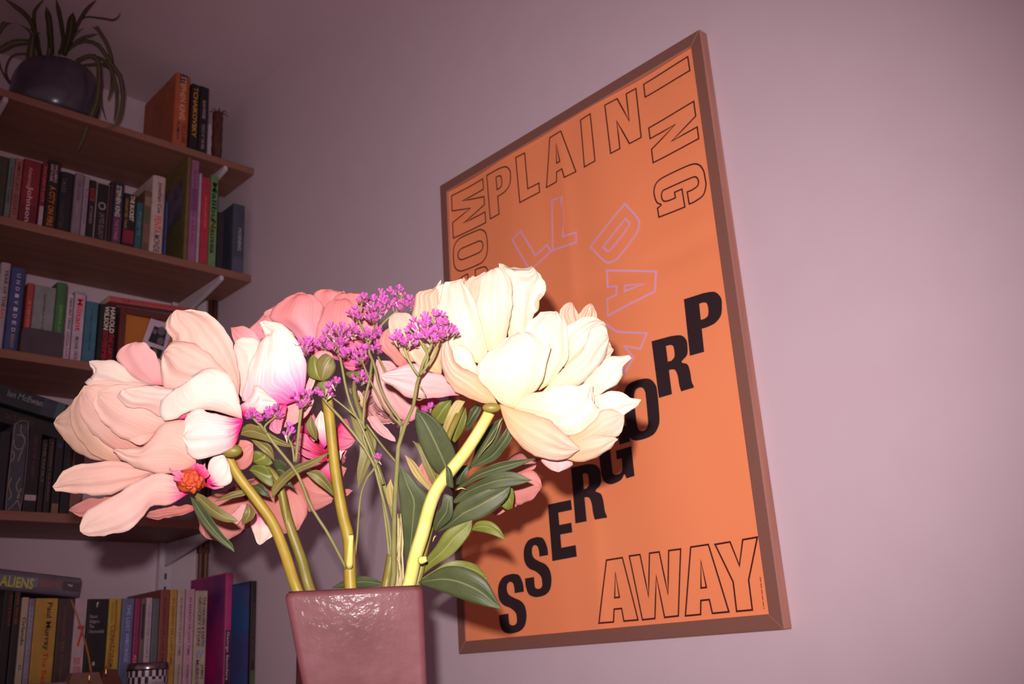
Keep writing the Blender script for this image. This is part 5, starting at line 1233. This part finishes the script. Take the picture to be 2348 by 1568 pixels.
core(J1, P(890, 920, .85), R @ Vector((.2, 0, -1)), .03, 8, mJ, 23)
petals(J1, 'c', [
 ([(1180, 1150), (1050, 1100), (960, 1040), (925, 940), (925, 830), (960, 700), (1040, 712), (1110, 760), (1190, 900), (1230, 1020), (1240, 1120)], 5, .835, .83, .010, mJ, dict(ruffle=.002, waves=4)),
 ([(860, 1060), (800, 1000), (755, 920), (800, 905), (850, 960), (880, 1030)], 3, .825, .82, .004, mE),
 ([(885, 1050), (930, 1120), (900, 1100), (880, 1130), (950, 1220), (1020, 1272), (1092, 1292), (1082, 1262), (1020, 1190), (960, 1120)], 6, .82, .81, .004, mJ),
 ([(1250, 1100), (1180, 1150), (1140, 1160), (1130, 1060), (1180, 980), (1250, 1010)], 3, .84, .835, .006, mF),
 ([(1300, 1090), (1220, 1010), (1300, 960), (1390, 985), (1400, 1050)], 2, .83, .83, .004, mH)])
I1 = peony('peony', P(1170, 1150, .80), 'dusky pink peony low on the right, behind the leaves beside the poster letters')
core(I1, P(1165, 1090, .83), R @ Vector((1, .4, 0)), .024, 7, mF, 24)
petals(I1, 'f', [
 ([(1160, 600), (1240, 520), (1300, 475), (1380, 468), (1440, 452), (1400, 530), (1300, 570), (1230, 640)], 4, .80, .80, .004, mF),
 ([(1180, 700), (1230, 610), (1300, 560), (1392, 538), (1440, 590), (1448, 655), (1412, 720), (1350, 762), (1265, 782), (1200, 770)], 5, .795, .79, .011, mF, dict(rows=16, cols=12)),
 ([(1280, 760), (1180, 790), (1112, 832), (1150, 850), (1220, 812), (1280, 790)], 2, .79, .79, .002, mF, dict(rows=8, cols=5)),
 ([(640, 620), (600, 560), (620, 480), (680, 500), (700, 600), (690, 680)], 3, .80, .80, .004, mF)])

# =================================================== foliage, carried by a leafy stem at each side
LR = empty('leafy_stem', P(985, 1330, .72), 'leafy green stem with dark glossy pointed leaves on the right of the vase', 'foliage', 'leafy stems in the bouquet')
stem(LR, 'f', [(900, 100), (860, 190), (800, 330), (760, 470), (730, 700), (690, 900), (640, 1100), (600, 1290)], (.765, .715), .0026, m_stemG)
def lf(parent, view, pts, tip, db, dt, m, fold=-.004, bulge=.004, **k):
    sheet('leaf', view, pts, tip, db, dt, bulge, m, parent, rows=k.pop('rows', 16), cols=8, ruffle=.0007, waves=1.2, fold=fold, **k)
lf(LR, 'f', [(720, 200), (690, 140), (755, 62), (832, 54), (822, 130), (780, 215)], 3, .775, .77, mLy)
lf(LR, 'f', [(850, 350), (810, 300), (840, 200), (880, 130), (930, 105), (935, 190), (900, 285)], 4, .772, .768, mLy)
lf(LR, 'f', [(800, 300), (765, 270), (790, 180), (855, 60), (925, 62), (865, 165), (815, 275)], 4, .765, .760, mLt)
lf(LR, 'f', [(930, 200), (960, 120), (1010, 80), (1040, 120), (980, 220), (930, 270)], 2, .775, .772, mL)
lf(LR, 'f', [(840, 690), (790, 620), (700, 520), (640, 420), (598, 310), (574, 190), (585, 112), (662, 142), (742, 205), (805, 295), (850, 395), (862, 480), (850, 600)], 6, .735, .715, mL, bulge=.006)
lf(LR, 'f', [(520, 1310), (510, 1180), (500, 1050), (480, 850), (464, 700), (460, 600), (478, 510), (540, 560), (602, 640), (672, 722), (652, 830), (608, 1000), (572, 1130), (540, 1300)], 6, .725, .705, mL, bulge=.006, rows=20)
lf(LR, 'f', [(930, 560), (985, 430), (1000, 370), (1045, 280), (1110, 215), (1185, 168), (1172, 260), (1125, 370), (1050, 450), (970, 520)], 5, .755, .745, mL)
lf(LR, 'f', [(940, 520), (1010, 470), (1110, 390), (1180, 290), (1232, 215), (1255, 300), (1205, 385), (1135, 470), (1030, 508)], 4, .745, .735, mL)
lf(LR, 'f', [(1000, 470), (1060, 400), (1120, 330), (1180, 180), (1160, 190), (1130, 300), (1060, 390)], 3, .735, .730, mLt, rows=10)
lf(LR, 'f', [(830, 690), (920, 610), (1000, 548), (1100, 500), (1200, 470), (1350, 460), (1465, 455), (1385, 472), (1272, 522), (1130, 566), (1000, 608), (900, 660)], 6, .745, .730, mL)
lf(LR, 'f', [(830, 760), (900, 682), (1000, 620), (1150, 556), (1270, 548), (1392, 605), (1280, 642), (1150, 664), (1000, 696), (880, 760)], 5, .738, .722, mL)
lf(LR, 'f', [(1130, 760), (1172, 782), (1212, 812), (1252, 802), (1262, 720), (1242, 650), (1190, 690)], 3, .748, .75, mLy)
lf(LR, 'f', [(720, 975), (800, 900), (838, 835), (880, 765), (1000, 690), (1120, 650), (1235, 645), (1222, 712), (1170, 775), (1050, 864), (900, 905), (790, 945)], 6, .735, .728, mL, bulge=.006)
lf(LR, 'f', [(720, 965), (700, 930), (722, 850), (760, 790), (780, 700), (840, 720), (838, 850), (795, 910)], 5, .728, .722, mL)
lf(LR, 'f', [(860, 640), (870, 560), (900, 510), (950, 500), (945, 550), (905, 620)], 3, .748, .745, mL, rows=10)
lf(LR, 'f', [(600, 1290), (645, 1165), (715, 1062), (780, 962), (850, 920), (972, 880), (968, 945), (930, 1012), (832, 1122), (702, 1205)], 5, .725, .722, mLy, bulge=.006)
lf(LR, 'f', [(965, 950), (1005, 892), (1090, 885), (1160, 930), (1212, 1022), (1150, 996), (1070, 972)], 4, .732, .725, mLy, fold=-.002)
lf(LR, 'f', [(600, 1300), (700, 1232), (800, 1170), (900, 1158), (1002, 1190), (1062, 1262), (1080, 1310), (960, 1260), (800, 1230)], 5, .720, .725, mLy, fold=-.002)
lf(LR, 'f', [(602, 1312), (680, 1255), (780, 1205), (900, 1200), (1000, 1240), (1075, 1300), (1110, 1360), (1178, 1497), (1050, 1476), (900, 1430), (750, 1372), (640, 1335)], 7, .712, .690, mL, fold=-.003, bulge=.007, rows=20)
lf(LR, 'f', [(845, 660), (800, 640), (792, 560), (794, 498), (832, 540), (842, 595)], 3, .690, .688, mL, rows=8)
lf(LR, 'f', [(700, 700), (640, 650), (560, 560), (505, 430), (575, 480), (640, 580), (680, 640)], 3, .745, .74, mLt)
lf(LR, 'f', [(440, 830), (392, 765), (383, 660), (410, 595), (440, 700)], 3, .745, .74, mLt, rows=10)
lf(LR, 'f', [(730, 700), (700, 640), (640, 520), (600, 400), (560, 330), (640, 380), (720, 520), (760, 640)], 4, .760, .758, mLo)
lf(LR, 'f', [(0, 1350), (40, 1322), (100, 1293), (200, 1268), (295, 1284), (385, 1330), (200, 1352)], 5, .735, .725, mL, fold=-.001)
for a, b_ in (((870, 670), (925, 668)), ((720, 990), (700, 1030)), ((640, 1150), (660, 1140))):
    x0, y0, s0 = ZM['f']
    tube('tendril', [P(x0 + a[0] / s0, y0 + a[1] / s0, .715), P(x0 + (a[0] + b_[0]) / 2 / s0, y0 + (a[1] + b_[1]) / 2 / s0 - 3, .712), P(x0 + b_[0] / s0, y0 + b_[1] / s0, .712)], [.0006, .0003, .0002], m_stemP, LR, 6, 8)

LL = empty('leafy_stem', P(700, 1320, .74), 'olive leafy stem with narrow twisted leaves on the left of the vase', 'foliage', 'leafy stems in the bouquet')
stem(LL, 'e', [(600, 420), (700, 490), (760, 600), (820, 900), (900, 1150), (985, 1390)], (.755, .745), .0024, m_stemG)
lf(LL, 'e', [(430, 190), (470, 130), (530, 108), (640, 158), (762, 230), (895, 292), (780, 284), (640, 242), (520, 216)], 5, .715, .705, mLo)
lf(LL, 'e', [(520, 220), (600, 230), (690, 290), (715, 400), (640, 340), (570, 280)], 3, .735, .735, mLo)
lf(LL, 'e', [(700, 690), (695, 600), (775, 500), (870, 436), (1020, 376), (1140, 335), (1030, 432), (900, 492), (790, 585)], 5, .725, .715, mLo)
lf(LL, 'e', [(950, 480), (1060, 468), (1132, 540), (1192, 645), (1178, 676), (1100, 612), (1010, 545)], 4, .755, .76, mLo)
lf(LL, 'e', [(1050, 245), (990, 190), (958, 120), (1000, 40), (1050, 150)], 3, .78, .775, mLo)
lf(LL, 'e', [(1290, -40), (1370, 60), (1455, 150), (1510, 250), (1465, 420), (1365, 625), (1358, 480), (1378, 300), (1330, 150)], 5, .775, .765, mLo)
lf(LL, 'e', [(70, 640), (160, 668), (282, 758), (392, 830), (430, 868), (340, 878), (220, 832), (125, 740)], 4, .708, .700, mLo, bulge=.006)
lf(LL, 'e', [(55, 670), (135, 725), (225, 850), (320, 978), (385, 1055), (398, 1115), (300, 1052), (180, 932), (98, 810)], 5, .700, .690, mL)
lf(LL, 'e', [(500, 730), (560, 790), (542, 850), (456, 905), (458, 840)], 3, .745, .745, mLo, rows=10)
lf(LL, 'e', [(480, 620), (380, 640), (300, 680), (235, 715), (380, 692), (490, 665)], 3, .745, .74, mLo)
lf(LL, 'e', [(700, 500), (650, 440), (560, 430), (520, 470), (620, 560), (700, 600)], 3, .745, .745, mLy)
lf(LL, 'e', [(540, 590), (620, 580), (690, 690), (600, 655)], 2, .742, .74, mL, rows=10)
lf(LL, 'e', [(540, 400), (550, 320), (640, 330), (700, 420), (620, 440)], 2, .75, .75, mLy, rows=8)
lf(LL, 'e', [(740, 500), (700, 400), (740, 380), (800, 420), (820, 520), (890, 630), (790, 560)], 5, .74, .735, mL, rows=10)

# =================================================== small mauve statice sprigs
m_fl = petal_mat('mauve_floret', lin((182, 76, 158)), lin((196, 88, 172)), lin((204, 102, 182)), lin((190, 110, 150)), .05, .5, .2)
m_cx = noisy('papery_calyx', lin((176, 130, 130)), lin((214, 180, 176)), (1, 1, 1), .6, .3, 3, 0, 200)
def floret_mesh():
    vs, fs, uv, mi = [], [], [], []
    n = 5
    # flared five-lobed corolla
    for k in range(n):
        a = 2 * math.pi * k / n
        for (r_, z, da, v) in ((.10, 0, 0, .3), (.55, .50, -.55, .6), (.62, .60, 0, .6), (.55, .50, .55, .6), (.90, .95, -.42, .9), (.92, 1.02, 0, 1), (.90, .95, .42, .9)):
            vs.append((r_ * math.cos(a + da), r_ * math.sin(a + da), z)); uv.append((.5 + da, v))
        b0 = k * 7
        for f_ in ((0, 1, 2), (0, 2, 3), (1, 4, 5, 2), (2, 5, 6, 3)): fs.append(tuple(b0 + q for q in f_)); mi.append(0)
    c0 = len(vs)
    for i, (r_, z) in enumerate(((.09, -1.25), (.20, -.75), (.34, -.1), (.40, .22))):
        for k in range(6): a = k * math.pi / 3; vs.append((r_ * math.cos(a), r_ * math.sin(a), z)); uv.append((0, 0))
    for i in range(3):
        for k in range(6): fs.append((c0 + i * 6 + k, c0 + i * 6 + (k + 1) % 6, c0 + (i + 1) * 6 + (k + 1) % 6, c0 + (i + 1) * 6 + k)); mi.append(1)
    me = mesh('floret', vs, fs, uv); me.materials.append(m_fl); me.materials.append(m_cx)
    for p, m in zip(me.polygons, mi): p.material_index = m; p.use_smooth = True
    return me
FM = floret_mesh()
rf = random.Random(5)
def cluster(parent, x, y, sx, sy, n, d, up=(0, -1)):
    """n florets round pixel-view point (view c), on short pedicels from the point below"""
    ox, oy, s = ZM['c']
    b0 = P(ox + x / s, oy + (y + sy * 1.15) / s, d + .004)
    n = max(2, int(n * .72))
    for i in range(n):
        a = i * 2.4; q = math.sqrt((i + .5) / n)
        px, py_ = x + math.cos(a) * q * sx, y + math.sin(a) * q * sy
        pd = d + rf.uniform(-.008, .006)
        p = P(ox + px / s, oy + py_ / s, pd)
        ax = (p - b0).normalized() + R @ Vector((rf.uniform(-.4, .4), -.25, rf.uniform(-.9, -.1)))
        qn = ax.to_track_quat('Z', 'Y')
        o = bpy.data.objects.new('floret', FM); COL.objects.link(o)
        o.parent = parent; o.matrix_parent_inverse = parent_world(parent).inverted()
        sz = rf.uniform(.0028, .0037)
        o.matrix_basis = Matrix.Translation(p) @ (qn.to_matrix().to_4x4()) @ Matrix.Rotation(rf.random() * 6, 4, 'Z') @ Matrix.Diagonal((sz, sz, sz * 1.25, 1))
        if i % 3 == 0: tube('pedicel', [b0, b0.lerp(p, .5) + Vector((0, 0, -.001)), p - ax.normalized() * sz * 1.2], .00045, m_stemT, parent, 5, 5)
def br(parent, pts, d0, d1, r=.0009, view='c', inside=False, m=None):
    stem(parent, view, pts, (d0, d1), r, m or m_stemT, 'branch', inside, 0, 16)
S1 = empty('statice_sprig', P(900, 1330, .71), 'right sprig of small mauve statice, its fork crossing in front of the ivory peony', 'flower', 'mauve statice sprigs in the bouquet')
br(S1, [(1350, 590), (1290, 720), (1258, 805), (1235, 920), (1210, 1060), (1150, 1190), (1112, 1300), (1100, 1450), (1090, 1600), (1080, 1800), (1075, 2100), (1072, 2300)], .665, .712, [.0010, .0012, .0017, .0019, .0020, .0021, .0021, .0020, .0019, .0018, .0018, .0018], inside=True)
br(S1, [(1400, 570), (1360, 680), (1285, 790), (1262, 815)], .662, .668)
br(S1, [(1240, 530), (1290, 610), (1320, 680), (1300, 760)], .662, .668, .0008)
br(S1, [(1300, 590), (1320, 660)], .662, .666, .0008)
br(S1, [(1150, 620), (1180, 700), (1220, 770), (1256, 820)], .666, .668)
br(S1, [(1258, 885), (1290, 930), (1296, 970), (1265, 995), (1240, 990)], .668, .668, .0004)
cluster(S1, 1265, 480, 95, 52, 17, .662); cluster(S1, 1365, 415, 62, 36, 9, .665); cluster(S1, 1440, 500, 78, 42, 14, .660)
cluster(S1, 1100, 555, 32, 30, 5, .668); cluster(S1, 1175, 570, 58, 38, 9, .664); cluster(S1, 1340, 545, 50, 30, 7, .658); cluster(S1, 1440, 440, 26, 20, 3, .66)
S2 = empty('statice_sprig', P(860, 1330, .73), 'tallest middle sprig of small mauve statice reaching above the blooms', 'flower', 'mauve statice sprigs in the bouquet')
br(S2, [(960, 420), (930, 520), (890, 620), (935, 740), (960, 850), (1000, 960), (1060, 1060), (1130, 1170), (1110, 1320)], .76, .735, .0011)
br(S2, [(1130, 240), (1120, 330), (1020, 420), (950, 500)], .76, .76, .0009)
br(S2, [(850, 290), (820, 400), (850, 480), (890, 600)], .76, .76, .0009)
br(S2, [(920, 700), (900, 860), (870, 960), (860, 1110), (840, 1200), (900, 1400), (960, 1500), (1020, 1900), (1050, 2300)], .752, .73, .0011, inside=True)
br(S2, [(960, 680), (1010, 780), (1050, 880)], .755, .75, .0008)
br(S2, [(850, 720), (890, 820), (960, 960), (1000, 1040), (1130, 1180)], .752, .735, .0008)
br(S2, [(880, 1170), (990, 1320), (1100, 1450)], .735, .72, .0008)
cluster(S2, 960, 330, 92, 66, 20, .757); cluster(S2, 1110, 225, 50, 30, 7, .757); cluster(S2, 1190, 305, 52, 32, 9, .757); cluster(S2, 1090, 320, 45, 30, 6, .757)
cluster(S2, 850, 262, 20, 34, 4, .757); cluster(S2, 800, 380, 38, 38, 7, .757); cluster(S2, 975, 250, 45, 28, 6, .757); cluster(S2, 920, 400, 62, 34, 9, .755)
cluster(S2, 965, 530, 55, 40, 8, .752); cluster(S2, 870, 530, 50, 32, 6, .752); cluster(S2, 950, 625, 60, 32, 8, .75); cluster(S2, 830, 670, 55, 60, 10, .75); cluster(S2, 840, 845, 52, 32, 7, .748)
S3 = empty('statice_sprig', P(810, 1330, .74), 'left middle sprig of small mauve statice in front of the pink rounded bloom', 'flower', 'mauve statice sprigs in the bouquet')
br(S3, [(670, 600), (700, 740), (730, 900), (770, 1040), (850, 1200), (950, 1450), (1000, 1600)], .745, .73, .0010)
br(S3, [(510, 900), (580, 1000), (700, 1130), (860, 1330), (930, 1450), (960, 1560), (1040, 1900), (1060, 2290)], .735, .728, .0011, inside=True)
br(S3, [(640, 980), (740, 1060), (840, 1150), (870, 1200)], .735, .735, .0007)
br(S3, [(965, 1400), (940, 1480), (880, 1560), (835, 1700), (810, 2000), (785, 2200)], .728, .735, .0008)
cluster(S3, 660, 520, 92, 60, 17, .738); cluster(S3, 570, 595, 48, 34, 8, .738); cluster(S3, 660, 610, 60, 40, 9, .736); cluster(S3, 780, 505, 52, 26, 6, .738)
cluster(S3, 440, 610, 44, 58, 10, .735); cluster(S3, 735, 655, 30, 36, 4, .736); cluster(S3, 650, 870, 26, 34, 4, .73); cluster(S3, 590, 945, 52, 40, 8, .728)
cluster(S3, 1325, 1055, 36, 26, 5, .76); cluster(S3, 965, 1410, 12, 20, 2, .728)
S4 = empty('statice_sprig', P(785, 1330, .73), 'low left sprig of small mauve statice crossing in front of the left stems', 'flower', 'mauve statice sprigs in the bouquet')
br(S4, [(50, 1110), (130, 1190), (230, 1330), (330, 1450), (400, 1560), (480, 1760), (600, 1950), (690, 2120), (745, 2230)], .700, .725, .0011)
br(S4, [(415, 1010), (400, 1140), (385, 1290), (370, 1440)], .700, .705, .0011)
br(S4, [(310, 1260), (345, 1330), (360, 1440)], .702, .705, .0008)
br(S4, [(230, 1110), (150, 1180), (160, 1230)], .70, .70, .0008)
cluster(S4, 420, 985, 62, 52, 11, .696); cluster(S4, 55, 1105, 34, 24, 5, .696); cluster(S4, 315, 1235, 30, 46, 5, .697); cluster(S4, 150, 1115, 40, 26, 4, .698); cluster(S4, 230, 1085, 44, 36, 7, .699)
# bundle of fine dry fibres at the vase mouth
DB = empty('dry_grass', P(905, 1335, .72), 'bunch of fine tan dry stalks standing at the vase mouth', 'foliage')
for k in range(9):
    x0 = 448 + k * 5
    stem(DB, 'f', [(x0 + 8 * math.sin(k * 3), 870 + 40 * math.sin(k * 2.1)), (x0 + 6 * math.sin(k), 1000), (x0 - 8 + 10 * math.sin(k * 5), 1150), (x0 - 4 + k * 1.5, 1312)], (.722, .718), .0007, m_stemT if k % 2 else plain(lin((190, 160, 120))), 'stalk', True, 0, 12)
GS = empty('cut_stem', P(890, 1330, .72), 'short cut yellow green stem standing behind the rim of the vase', 'foliage')
stem(GS, 'f', [(415, 1120), (405, 1180), (392, 1250), (380, 1318)], (.730, .727), .0034, m_stemG, 'stem', True)
